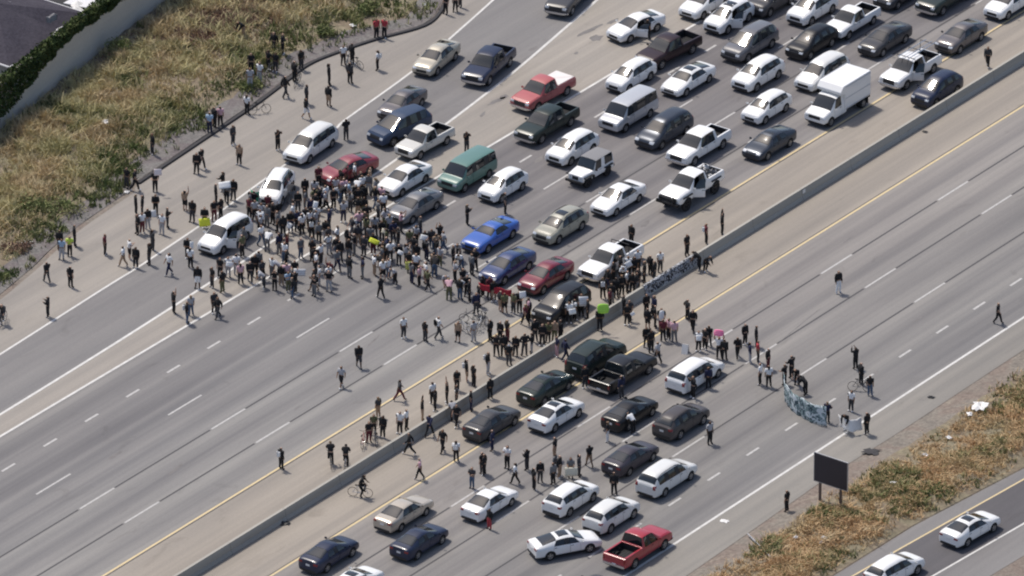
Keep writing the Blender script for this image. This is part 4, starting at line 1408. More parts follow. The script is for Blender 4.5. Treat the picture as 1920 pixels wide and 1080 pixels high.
WHEELS[.37] = wheel_mesh(.37)
vehicle_type('box_truck', CAB, ['p', 'p', 'wf', 'p', 'p', 'p', 'p'], ['p', 'p', 'p', 'ws', 'hood', 'hood', 'p'], ['p', 'p', 'df', 'p', 'p', 'p', 'p'], (1.95,), .37, zlow=.34,
             crease={0: .9, 3: .5, 4: .5, 7: .5}, rowcrease={4: .5}, front=dict(hl=(.54, .84, .74, .90), grille=(.5, .66, .9), low=(.92, .36, .54), brole='plate', boff=.05),
             rear=dict(tl=(.5, .6, .9, 1.0), pl=(.8, .9), low=(.5, .5, .6)), extra=truck_extra, plate=False)
PROTO['box_truck'].update(h=2.66, L=5.9, W=2.12, rx=-3.15)

# ------------------------------------------------------------------ vehicles: placing them
ROLE = dict(glass='glass_dark', rubber='rubber', rim='rim_alloy', headlamp='headlamp', taillamp='taillamp', trim='trim_black', plate='plate_white',
            chrome='chrome', bedliner='bedliner', tonneau='tonneau_white', rail='trim_black', soft='canvas_grey', cargo_w='litter_white', cargo_d='canvas_grey', silver='paint_silver')
FOOT = []          # vehicle footprints, used to keep people out of them
seat_me = MB().box((.0, .38, .55), (.55, .5, .25), bev=.08).box((-.32, .38, .9), (.2, .5, .75), bev=.08).mesh('seat', [M['seat_fabric']])


def spawn(key, x, y, yaw, colour, name, label, cat, group, door=None, rim=None, mirror=None):
    pr = PROTO[key]
    root = link(name, None, None, (x, y, 0.026), yaw)
    vr = random.Random(label)
    root.scale = (vr.uniform(.96, 1.03), vr.uniform(.97, 1.02), vr.uniform(.96, 1.04))
    tag(root, label, cat, group)
    objs = []
    for (nm, me, role, parent, loc, meta) in pr['parts']:
        o = bpy.data.objects.new(nm, me)
        COL.objects.link(o)
        o.parent = root if parent is None else objs[parent]
        o.location = loc
        if meta and meta[0] == 'flip' and meta[1] < 0:
            o.rotation_euler = (0, 0, math.pi)
        if role == 'paint':
            m = M['paint_' + colour]
        elif role == 'mirror':
            m = M[mirror or ('paint_' + colour)]
        elif role == 'rim' and rim:
            m = M[rim]
        else:
            m = M[ROLE[role]]
        sl = o.material_slots[0]
        sl.link = 'OBJECT'
        sl.material = m
        if door and meta and meta[0] == 'door' and meta[1] == 6 and meta[2] == door[0]:
            h = meta[3]
            a = rad(door[1]) * -door[0]
            rot = Matrix.Rotation(a, 4, 'Z')
            o.matrix_local = Matrix.Translation(h) @ rot @ Matrix.Translation(-h)
        objs.append(o)
    if door:
        s = bpy.data.objects.new('seat', seat_me)
        COL.objects.link(s)
        s.parent = root
        s.location = (.25, 0, .05)
        s2 = bpy.data.objects.new('seat', seat_me)
        COL.objects.link(s2)
        s2.parent = root
        s2.location = (.25, -.76, .05)
    FOOT.append((x, y, yaw, pr['rx'], pr['hx'], pr['W'] / 2))
    return root


G1 = 'vehicles stopped behind the crowd on the upper carriageway'
G2 = 'vehicles stopped on the ramp'
G3 = 'vehicles stopped on the lower carriageway'
G4 = 'cars on the side road'
E1d = [Vector(p) for p in E1]


def ramp_yaw(x):
    """heading of the ramp (towards the lower left) near station x"""
    best = min(range(1, len(E1d) - 1), key=lambda i: abs(E1d[i].x - x))
    d = E1d[best - 1] - E1d[best + 1]
    return math.atan2(d.y, d.x)


CARS = [
    # key, px, py, yaw extra, colour, name, label, group, options
    ('sedan', 818, 107, 'r', 'champagne', 'car', 'champagne sedan on the ramp edge line, farthest left at the back of the ramp', G2, {}),
    ('pickup', 916, 118, 'r', 'navy', 'pickup_truck', 'dark navy crew cab pickup with open empty bed on the ramp', G2, {}),
    ('sedan', 754, 192, 'r', 'taupe', 'car', 'dark taupe sedan on the ramp close behind the old blue SUV', G2, {}),
    ('old_suv', 749, 235, -8, 'oldblue', 'suv', 'old dark blue SUV with chrome bumper on the ramp', G2, {}),
    ('compact_pickup', 796, 261, -2, 'cream', 'pickup_truck', 'small white pickup with dark bed beside the old blue SUV', G2, {}),
    ('minivan', 582, 267, 'r', 'offwhite', 'minivan', 'off-white minivan alone on the ramp behind the maroon sedan', G2, {}),
    ('sedan', 651, 315, -11, 'maroon', 'car', 'maroon sedan with the crowd round its hood', G2, {}),
    ('suv_rack', 517, 350, 21, 'white', 'suv', 'white SUV turned towards the viewer beside the green cloth', G2, {}),
    ('city_van', 422, 438, 1, 'white', 'minivan', 'white compact van with open driver door at the left edge of the crowd', G2, dict(door=(1, 62))),
    ('sedan', 758, 334, 0, 'white', 'car', 'white sedan on the gore line behind the grey sedan', G1, {}),
    ('box_van', 876, 319, 0, 'green', 'van', 'teal green passenger van behind the crowd', G1, {}),
    ('sedan', 778, 384, 0, 'grey', 'car', 'grey sedan nearest the crowd, in front of the white sedan', G1, {}),
    ('hatchback', 943, 346, 0, 'white', 'car', 'white crossover with dark windshield right of the teal van', G1, {}),
    ('coupe', 919, 440, 0, 'blue', 'car', 'bright blue coupe at the right edge of the crowd', G1, {}),
    ('sedan', 951, 498, 0, 'deepblue', 'car', 'deep blue sedan in front of the bright blue coupe, beside the crowd', G1, {}),
    ('sedan', 1023, 516, 0, 'darkred', 'car', 'dark red sedan facing the red banner', G1, {}),
    ('big_suv', 1052, 568, 0, 'black', 'suv', 'black SUV on the shoulder against the barrier, nearest the crowd', G1, {}),
    ('bar_pickup', 1145, 485, 0, 'white', 'pickup_truck', 'white pickup with black bed behind the black SUV by the barrier', G1, {}),
    ('wagon', 1051, 421, 0, 'olive', 'car', 'pale olive wagon with roof rails right of the blue coupe', G1, {}),
    ('old_sedan', 1159, 371, 0, 'white', 'car', 'white older sedan left of the lifted white pickup', G1, {}),
    ('jeep', 1107, 315, 0, 'white', 'off_road_vehicle', 'white off-road vehicle with grey soft top and black fenders', G1, dict(rim='rim_dark', mirror='trim_black')),
    ('suv', 1073, 274, 0, 'white', 'suv', 'white SUV with black grille just behind the off-road vehicle', G1, {}),
    ('pickup', 1025, 227, 0, 'bottle', 'pickup_truck', 'dark bottle green pickup in front of the red pickup', G1, {}),
    ('pickup_ext_cover', 1018, 168, -2, 'palered', 'pickup_truck', 'faded red pickup with white bed cover on the gore', G1, {}),
    ('pickup', 1068, -12, 'r', 'darkgrey', 'pickup_truck', 'dark truck cut off at the top edge on the ramp', G2, {}),
    ('sedan', 1192, 47, -9, 'white', 'car', 'white sedan with open driver door standing on the gore', G1, dict(door=(1, 58))),
    ('pickup_ext', 1253, 89, -5, 'oxblood', 'pickup_truck', 'dark oxblood pickup with open bed behind the white hatchback', G1, {}),
    ('hatchback', 1183, 140, 0, 'white', 'car', 'white hatchback in front of the oxblood pickup', G1, {}),
    ('box_van', 1178, 207, 0, 'silver', 'van', 'silver white passenger van with tall windows', G1, {}),
    ('fastback', 1290, 147, 0, 'white', 'car', 'white sedan with black glass roof behind the dark slate minivan', G1, {}),
    ('minivan', 1245, 241, 0, 'slate', 'minivan', 'dark slate minivan beside the silver passenger van', G1, {}),
    ('pickup', 1310, 269, 0, 'white', 'pickup_truck', 'white crew cab pickup with no load behind the lifted white pickup', G1, {}),
    ('lifted_pickup', 1296, 349, 0, 'white', 'pickup_truck', 'lifted white pickup with open door and loaded bed', G1, dict(door=(1, 50), rim='rim_dark')),
    ('fastback', 1442, 267, 0, 'slate', 'car', 'dark slate blue sedan in front of the white box truck', G1, {}),
    ('hatchback', 1437, 199, 0, 'white', 'car', 'white compact hatchback left of the white box truck', G1, {}),
    ('suv', 1421, 136, 0, 'white', 'suv', 'white SUV behind the compact hatchback beside the box truck', G1, {}),
    ('big_suv', 1406, 78, 0, 'midgrey', 'suv', 'large grey SUV behind the white sedan with the black roof', G1, {}),
    ('suv_sunroof', 1367, 29, 0, 'white', 'suv', 'white SUV with sunroof and open driver door near the top edge', G1, dict(door=(1, 55))),
    ('sedan', 1322, 3, 0, 'white', 'car', 'white sedan cut by the top edge, left of the SUV with sunroof', G1, {}),
    ('suv', 1446, -3, 0, 'darkgrey', 'suv', 'dark grey car cut by the top edge behind the large grey SUV', G1, {}),
    ('suv', 1522, 76, 0, 'black', 'suv', 'black SUV behind the off-white minivan beside the box truck', G1, {}),
    ('suv', 1523, 13, 0, 'white', 'suv', 'white SUV at the top edge left of the white pickup with dark bed', G1, {}),
    ('compact_pickup', 1597, 36, 0, 'white', 'pickup_truck', 'small white pickup with dark open bed near the top edge', G1, {}),
    ('sedan', 1659, 72, 0, 'darkgrey', 'car', 'dark grey sedan behind the white pickup with the ladder rack', G1, {}),
    ('minivan', 1541, 134, 0, 'offwhite', 'minivan', 'off-white minivan just behind the white box truck', G1, {}),
    ('box_truck', 1569, 184, 0, 'white', 'box_truck', 'white box truck with tall cargo box', G1, {}),
    ('rack_pickup', 1707, 127, 0, 'white', 'pickup_truck', 'white work pickup with ladder rack and open door', G1, dict(door=(1, 55))),
    ('suv', 1757, 166, 0, 'navy', 'suv', 'dark navy SUV on the shoulder against the barrier, behind the box truck', G1, {}),
    ('sedan', 1802, 67, 0, 'taupe', 'car', 'taupe grey sedan nearest the upper right corner shoulder', G1, {}),
    ('sedan', 1686, -16, 0, 'darkgrey', 'car', 'dark car cut by the top edge left of the greenish pickup', G1, {}),
    ('pickup', 1775, -12, 0, 'bottle', 'pickup_truck', 'greenish dark pickup cut by the top edge', G1, {}),
    ('sedan', 1893, 3, 0, 'white', 'car', 'white sedan cut by the upper right corner', G1, {}),
    # lower carriageway, heading away
    ('big_suv', 1117, 667, 0, 'bottle', 'suv', 'very dark green SUV against the barrier beside the black pickup', G3, {}),
    ('pickup', 1168, 693, 0, 'black', 'pickup_truck', 'black crew cab pickup with open bed', G3, {}),
    ('minivan', 1303, 697, 0, 'white', 'minivan', 'white minivan nearest the marchers on the lower carriageway', G3, {}),
    ('sedan_roof', 1023, 724, 0, 'bottle', 'car', 'dark green grey sedan behind the dark green SUV', G3, {}),
    ('sedan_roof', 1043, 775, 0, 'white', 'car', 'white sedan with sunroof beside the dark green grey sedan', G3, {}),
    ('sedan', 922, 790, 0, 'darkgrey', 'car', 'dark grey sedan by the yellow line amid people on foot', G3, {}),
    ('sedan', 1181, 772, 0, 'black', 'car', 'black sedan left of the brown grey SUV', G3, {}),
    ('suv_rack', 1277, 785, 0, 'brownGrey', 'suv', 'dark brown grey SUV with roof rails behind the white minivan', G3, {}),
    ('sedan', 1182, 856, 0, 'mauve', 'car', 'dark mauve grey sedan left of the silver minivan', G3, {}),
    ('minivan_rack', 1250, 890, 0, 'offwhite', 'minivan', 'pale silver minivan with roof rails', G3, {}),
    ('old_sedan', 918, 941, 0, 'white', 'car', 'white older sedan left of the two white SUVs', G3, {}),
    ('suv', 1070, 930, 0, 'white', 'suv', 'white SUV in front of the group on foot', G3, {}),
    ('suv', 1146, 961, 0, 'offwhite', 'suv', 'off-white SUV right of the whiter SUV, above the red pickup', G3, {}),
    ('fastback', 1059, 1017, -31, 'white', 'car', 'white sedan standing askew across the lane', G3, {}),
    ('pickup_ext', 1196, 1021, 0, 'red', 'pickup_truck', 'bright red pickup with black bed beside the edge line', G3, {}),
    ('old_sedan', 757, 960, 0, 'beige', 'car', 'beige sedan on the yellow line', G3, {}),
    ('sedan', 786, 1012, 0, 'navy', 'car', 'navy sedan right of the beige sedan', G3, {}),
    ('sedan', 617, 1036, 0, 'navy', 'car', 'dark navy sedan on the yellow line at the bottom edge', G3, {}),
    ('sedan_roof', 664, 1092, 0, 'white', 'car', 'white car cut by the bottom edge right of the navy sedan', G3, {}),
    ('sedan', 1100, 1108, 0, 'darkgrey', 'car', 'dark car barely showing at the bottom edge below the red pickup', G3, {}),
    ('sedan_roof', 1819, 988, 's', 'white', 'car', 'white sedan with sunroof driving on the side road', G4, {}),
    ('suv', 1676, 1065, 's', 'white', 'suv', 'white SUV on the side road cut by the bottom edge', G4, {}),
]
CAT = dict(car='car', suv='suv', minivan='minivan', van='van', pickup_truck='pickup truck', box_truck='box truck', off_road_vehicle='off-roader')
side_yaw = math.atan2(R1[3][1] - R1[1][1], R1[3][0] - R1[1][0])
for (key, px, py, ya, colr, nm, lab, grp, op) in CARS:
    pr = PROTO[key]
    g = G(px, py, pr['h'] * .47)
    if ya == 'r':
        yaw = ramp_yaw(g.x)
    elif ya == 's':
        yaw = side_yaw
    else:
        yaw = (0 if grp in (G3, G4) else math.pi) + rad(ya)
    off = -(pr['hx'] + pr['rx']) / 2
    x, y = g.x + off * math.cos(yaw), g.y + off * math.sin(yaw)
    spawn(key, x, y, yaw, colr, nm, lab, CAT[nm], grp, **op)

# ------------------------------------------------------------------ people
def V3(*a):
    return Vector(a)


def pose_joints(kind):
    """joint positions of a 1.72 m figure facing +X"""
    J = dict(pelvis=V3(0, 0, .94), spine=V3(-.01, 0, 1.13), chest=V3(0, 0, 1.32), neck=V3(-.01, 0, 1.46), head=V3(.02, 0, 1.57), crown=V3(.005, 0, 1.655))
    for s, n in ((1, 'L'), (-1, 'R')):
        J['sh' + n] = V3(-.01, s * .195, 1.40)
        J['el' + n] = V3(-.03, s * .235, 1.12)
        J['wr' + n] = V3(.03, s * .245, .88)
        J['ha' + n] = V3(.05, s * .24, .80)
        J['hi' + n] = V3(0, s * .09, .90)
        J['kn' + n] = V3(.015, s * .105, .49)
        J['an' + n] = V3(-.02, s * .115, .085)
        J['to' + n] = V3(.14, s * .13, .035)

    def arm(n, el, wr, ha):
        J['el' + n], J['wr' + n], J['ha' + n] = V3(*el), V3(*wr), V3(*ha)

    def leg(n, kn, an, to):
        J['kn' + n], J['an' + n], J['to' + n] = V3(*kn), V3(*an), V3(*to)
    if kind == 'stand':
        leg('R', (.03, -.12, .49), (-.01, -.16, .085), (.15, -.20, .035))
    if kind == 'phone':
        arm('R', (.06, -.24, 1.15), (.28, -.15, 1.30), (.35, -.12, 1.35))
        arm('L', (.05, .24, 1.13), (.26, .12, 1.20), (.33, .09, 1.23))
    if kind == 'film':
        arm('R', (.16, -.25, 1.32), (.30, -.14, 1.52), (.34, -.10, 1.60))
        arm('L', (.16, .25, 1.32), (.30, .14, 1.52), (.34, .10, 1.60))
    if kind == 'hips':
        arm('R', (-.10, -.38, 1.16), (.06, -.20, 1.0), (.09, -.15, .97))
        arm('L', (-.10, .38, 1.16), (.06, .20, 1.0), (.09, .15, .97))
        leg('L', (.02, .15, .49), (-.02, .20, .085), (.13, .24, .035))
    if kind == 'walk':
        leg('L', (.16, .10, .50), (.26, .10, .10), (.41, .11, .06))
        leg('R', (-.06, -.10, .50), (-.32, -.10, .13), (-.20, -.11, .04))
        arm('L', (-.16, .23, 1.14), (-.16, .22, .90), (-.14, .21, .82))
        arm('R', (.10, -.23, 1.13), (.24, -.20, .95), (.28, -.19, .88))
    if kind == 'stride':
        leg('R', (.22, -.10, .52), (.36, -.10, .11), (.51, -.11, .08))
        leg('L', (-.12, .10, .51), (-.42, .10, .16), (-.32, .11, .05))
        arm('R', (-.20, -.22, 1.15), (-.26, -.20, .92), (-.24, -.19, .84))
        arm('L', (.14, .23, 1.15), (.32, .18, 1.0), (.37, .16, .95))
        for k in ('spine', 'chest', 'neck', 'head', 'crown', 'shL', 'shR'):
            J[k].x += .04
    if kind == 'up':
        arm('R', (.02, -.34, 1.60), (.04, -.30, 1.84), (.05, -.26, 1.92))
        arm('L', (.02, .34, 1.60), (.04, .30, 1.84), (.05, .26, 1.92))
        leg('L', (.02, .15, .49), (-.02, .19, .085), (.13, .23, .035))
    if kind == 'fist':
        arm('R', (.05, -.30, 1.60), (.06, -.26, 1.86), (.06, -.24, 1.95))
    if kind == 'front':
        arm('R', (.10, -.25, 1.14), (.30, -.22, 1.10), (.37, -.20, 1.10))
        arm('L', (.10, .25, 1.14), (.30, .22, 1.10), (.37, .20, 1.10))
    if kind == 'ride':
        for k in ('spine', 'chest', 'neck', 'head', 'crown', 'shL', 'shR'):
            J[k].x += (J[k].z - .94) * .45
            J[k].z -= .02
        arm('R', (.34, -.25, 1.16), (.50, -.23, 1.02), (.56, -.23, .99))
        arm('L', (.34, .25, 1.16), (.50, .23, 1.02), (.56, .23, .99))
        leg('L', (.36, .11, .78), (.24, .12, .40), (.38, .12, .36))
        leg('R', (.22, -.13, .52), (.05, -.14, .10), (.20, -.15, .05))
    if kind == 'bend':
        for k in ('spine', 'chest', 'neck', 'head', 'crown', 'shL', 'shR'):
            d = J[k].z - .94
            J[k] = V3(J[k].x + d * .75, J[k].y, .94 + d * .66)
        arm('R', (.42, -.22, .98), (.55, -.16, .80), (.60, -.14, .74))
        arm('L', (.42, .22, .98), (.55, .16, .80), (.60, .14, .74))
        leg('L', (.10, .14, .50), (-.04, .16, .085), (.11, .18, .035))
    if kind == 'sit':
        leg('L', (.40, .14, .86), (.42, .15, .48), (.55, .16, .42))
        leg('R', (.38, -.14, .86), (.36, -.15, .48), (.50, -.16, .42))
        arm('R', (.04, -.26, 1.14), (.22, -.20, 1.0), (.29, -.17, .97))
    return J


RADII = dict(pelvis=.155, spine=.145, chest=.168, neck=.060, head=.094, crown=.085, sh=.078, el=.054, wr=.037, ha=.038, hi=.108, kn=.072, an=.050, to=.040)
BONES = [('pelvis', 'spine'), ('spine', 'chest'), ('chest', 'neck'), ('neck', 'head'), ('head', 'crown')] + \
        [x for n in 'LR' for x in (('chest', 'sh' + n), ('sh' + n, 'el' + n), ('el' + n, 'wr' + n), ('wr' + n, 'ha' + n),
                                   ('pelvis', 'hi' + n), ('hi' + n, 'kn' + n), ('kn' + n, 'an' + n), ('an' + n, 'to' + n))]
POSES = {}


def rkey(n):
    return RADII[n] if n in RADII else RADII[n[:2]]


def make_pose(kind):
    J = pose_joints(kind)
    names = list(J)
    me = bpy.data.meshes.new('tmp')
    me.from_pydata([J[n] for n in names], [(names.index(a), names.index(b)) for a, b in BONES], [])
    o = link('tmp', me)
    md = o.modifiers.new('skin', 'SKIN')
    md.use_smooth_shade = True
    for i, n in enumerate(names):
        r = rkey(n)
        sv = me.skin_vertices[0].data[i]
        sv.radius = (r, r * (1.0 if n not in ('chest', 'spine', 'pelvis') else .78))
        sv.use_root = (n == 'pelvis')
    if kind:
        s = o.modifiers.new('sub', 'SUBSURF')
        s.levels = s.render_levels = 1
    ev = evaluated(o)
    bpy.data.objects.remove(o)
    co = [v.co.copy() for v in ev.vertices]
    no = [v.normal.copy() for v in ev.vertices]
    fs = [tuple(p.vertices) for p in ev.polygons]
    bpy.data.meshes.remove(ev)

    def near(p):
        best = (9, None, 0)
        for a, b in BONES:
            A, B = J[a], J[b]
            t = max(0, min(1, (p - A).dot(B - A) / max((B - A).length_squared, 1e-9)))
            d = (p - A.lerp(B, t)).length / (rkey(a) + (rkey(b) - rkey(a)) * t)
            if d < best[0]:
                best = (d, (a, b), t)
        return best[1], best[2]
    lab = []
    for p in co:
        (a, b), t = near(p)
        k = b[:2] if len(b) == 3 and b[-1] in 'LR' else b
        if k in ('spine', 'chest'):
            lab.append('torso' if not (k == 'spine' and t < .25) else 'hip')
        elif k == 'sh':
            lab.append('torso')
        elif k == 'neck':
            lab.append('torso' if t < .35 else 'neck')
        elif k in ('head', 'crown'):
            lab.append('head')
        elif k == 'el':
            lab.append('uarm' if t < .72 else 'farm')
        elif k == 'wr':
            lab.append('farm')
        elif k == 'ha':
            lab.append('hand')
        elif k == 'hi':
            lab.append('hip')
        elif k == 'kn':
            lab.append('thigh')
        elif k == 'an':
            lab.append('shin')
        else:
            lab.append('foot' + b[-1])
    hd = J['head']
    for i, p in enumerate(co):
        if lab[i] == 'head':
            q = p - hd
            lab[i] = 'hair' if (q.x < -.015 and q.z > -.06) or q.z > .085 else 'face'
    # hands, face
    bm = MB().add(co, fs)
    for s, n in ((1, 'L'), (-1, 'R')):
        w_, h_ = J['wr' + n], J['ha' + n]
        d = (h_ - w_).normalized()
        sidev = d.cross(V3(1, .2, .1))
        if sidev.length < .2:
            sidev = d.cross(V3(0, 0, 1))
        sidev.normalize()
        pal = sidev.cross(d).normalized()
        for k, ln in enumerate((.062, .072, .068, .052)):
            b0 = h_ + d * .018 + sidev * (-.027 + .018 * k)
            m_ = b0 + d * ln * .55 + pal * .006
            bm.tube([b0, m_, m_ + (d * .75 + pal * .65).normalized() * ln * .45], [.0095, .0085, .006], 5)
        t0 = h_ - d * .02 + sidev * -.03
        bm.tube([t0, t0 + (d * .6 - sidev * .7).normalized() * .03, t0 + (d * .9 - sidev * .3 + pal * .3).normalized() * .055], [.011, .0095, .007], 5)
    f = lambda x, y, z: hd + V3(x + .006, y * 1.06, z)
    nf0 = len(bm.f)
    bm.add([f(.085, -.012, .02), f(.085, .012, .02), f(.112, 0, -.022), f(.085, -.016, -.03), f(.085, .016, -.03)], [(0, 2, 1), (0, 3, 2), (1, 2, 4), (3, 4, 2)])
    for s in (1, -1):
        bm.box(f(0, s * .088, 0), (.03, .014, .055), bev=.005)
        bm.box(f(.086, s * .032, .022), (.012, .024, .012), 1)
    bm.box(f(.084, 0, -.055), (.012, .042, .010), 1)
    body = bm.mesh('person', [M['skin_a'], M['hair_brown']], True)

    def piece(name, labels, off, hem=0.0):
        keep = [q for q in fs if sum(lab[i] in labels for i in q) * 2 > len(q)]
        ids = {}
        vv = []
        for q in keep:
            for i in q:
                if i not in ids:
                    ids[i] = len(vv)
                    p = co[i] + no[i] * off
                    vv.append(p)
        return mesh_from(name, vv, [tuple(ids[i] for i in q) for q in keep], [M['trim_black']], None, True)
    P = dict(body=body, J=J,
             tee=piece('shirt', ('torso', 'uarm', 'hip0'), .022), long=piece('shirt', ('torso', 'uarm', 'farm'), .022),
             trousers=piece('trousers', ('hip', 'thigh', 'shin'), .016), shorts=piece('shorts', ('hip', 'thigh'), .024),
             shoeL=piece('shoe', ('footL',), .014), shoeR=piece('shoe', ('footR',), .014), hair=piece('hair', ('hair',), .018))
    # backpack
    c = J['chest'].lerp(J['spine'], .45)
    P['pack'] = MB().box((c.x - .22, 0, c.z), (.17, .30, .42), bev=.05).mesh('backpack', [M['trim_black']])
    lh = MB()
    lh.tube([hd + V3(-.06, 0, .06), hd + V3(-.095, 0, -.06), hd + V3(-.115, 0, -.2)], [.075, .085, .05], 8)
    P['longhair'] = lh.mesh('long_hair', [M['trim_black']], True)
    POSES[kind] = P


for k in ('stand', 'phone', 'film', 'hips', 'walk', 'stride', 'up', 'fist', 'front', 'ride', 'bend', 'sit'):
    make_pose(k)

prng = random.Random(11)
PEOPLE = []        # records, labelled together at the end


def clear_of_cars(x, y, r=0.32):
    for _ in range(3):
        for (cx, cy, yaw, rx, hx, hw) in FOOT:
            dx, dy = x - cx, y - cy
            lx, ly = dx * math.cos(yaw) + dy * math.sin(yaw), -dx * math.sin(yaw) + dy * math.cos(yaw)
            if rx - r < lx < hx + r and abs(ly) < hw + r:
                c = [(hx + r - lx, 'f'), (lx - rx + r, 'b'), (hw + r - ly, 'l'), (ly + hw + r, 'r')]
                k = min(c)[1]
                lx, ly = {'f': (hx + r, ly), 'b': (rx - r, ly), 'l': (lx, hw + r), 'r': (lx, -hw - r)}[k]
                x, y = cx + lx * math.cos(yaw) - ly * math.sin(yaw), cy + lx * math.sin(yaw) + ly * math.cos(yaw)
    return x, y


POSE_CODE = dict(s='stand', p='phone', i='film', h='hips', w='walk', W='stride', u='up', o='fist', f='front', b='ride', c='bend', t='sit')
POSE_TXT = dict(stand='standing', phone='looking at a phone', film='filming', hips='standing', walk='walking', stride='striding', up='arms raised', fist='one arm raised',
                front='hands forward', ride='riding a bicycle', bend='bending', sit='sitting')


def person(px, py, top, bot, pose=None, face=None, z=None, hair=None, shorts=False, pack=False, longs=None, label=None, fixed=False, mass=None):
    g = G(px, py)
    x, y = g.x, g.y
    if not fixed:
        x, y = clear_of_cars(x, y)
        if abs(y - VB) < .55 and z is None:
            y = VB + (.62 if y > VB else -.62)
    if z is None:
        z = 0.026
        if y > edge_v(LEfull, x) + .4:
            z = bank_z(x, y) + .012
        elif y < edge_v(REfull, x) - .1:
            z = strip_z(x, y) + .012
    kind = POSE_CODE.get(pose) or prng.choice(['stand', 'stand', 'phone', 'hips', 'walk', 'film'])
    P = POSES[kind]
    yaw = math.radians(face) if face is not None else prng.uniform(0, 6.283)
    sc = prng.uniform(.94, 1.05)
    sk = prng.choice('aabbcd')
    if mass is None:
        o = link('person', P['body'], None, (x, y, z), yaw)
        o.scale = (sc, sc, sc)
        o.material_slots[0].link = 'OBJECT'
        o.material_slots[0].material = M['skin_' + sk]
    else:
        o = None
        mtx = Matrix.Translation((x, y, z)) @ Matrix.Rotation(yaw, 4, 'Z') @ Matrix.Scale(sc, 4)
        mass.append((P['body'], mtx, M['skin_' + sk]))

    def cl(me, nm, m):
        if mass is not None:
            mass.append((me, mtx, m))
            return None
        c = bpy.data.objects.new(nm, me)
        COL.objects.link(c)
        c.parent = o
        c.material_slots[0].link = 'OBJECT'
        c.material_slots[0].material = m
        return c
    cm = lambda k: M['cloth_' + CLOTH[k][0].replace(' ', '_')]
    lg = longs if longs is not None else (top in 'kdng' and prng.random() < .6)
    cl(P['long' if lg else 'tee'], 'shirt', cm(top))
    cl(P['shorts' if shorts else 'trousers'], 'shorts' if shorts else 'trousers', cm(bot))
    sh = cm(prng.choice('kkdwl'))
    cl(P['shoeL'], 'shoe', sh)
    cl(P['shoeR'], 'shoe', sh)
    hk = hair or prng.choice(['hair_black', 'hair_black', 'hair_black', 'hair_brown', 'cap_k', 'hair_brown', 'hair_fair'])
    if hk.startswith('cap_'):
        cl(P['hair'], 'cap', cm(hk[4]))
    else:
        cl(P['hair'], 'hair', M[hk])
        if prng.random() < .3:
            cl(P['longhair'], 'long_hair', M[hk])
    if pack or (not lg and prng.random() < .12):
        cl(P['pack'], 'backpack', cm(prng.choice('kkdnw' if not pack else 'w')))
    if mass is not None:
        return None
    PEOPLE.append(dict(o=o, px=px, py=py, top=CLOTH[top][0], bot=CLOTH[bot][0] + (' shorts' if shorts else ' trousers' if bot != 's' else ' jeans'), pose=kind, sh=shorts, hk=hk, label=label, yaw=yaw, kind=kind, x=x, y=y, z=z, sc=sc))
    return PEOPLE[-1]


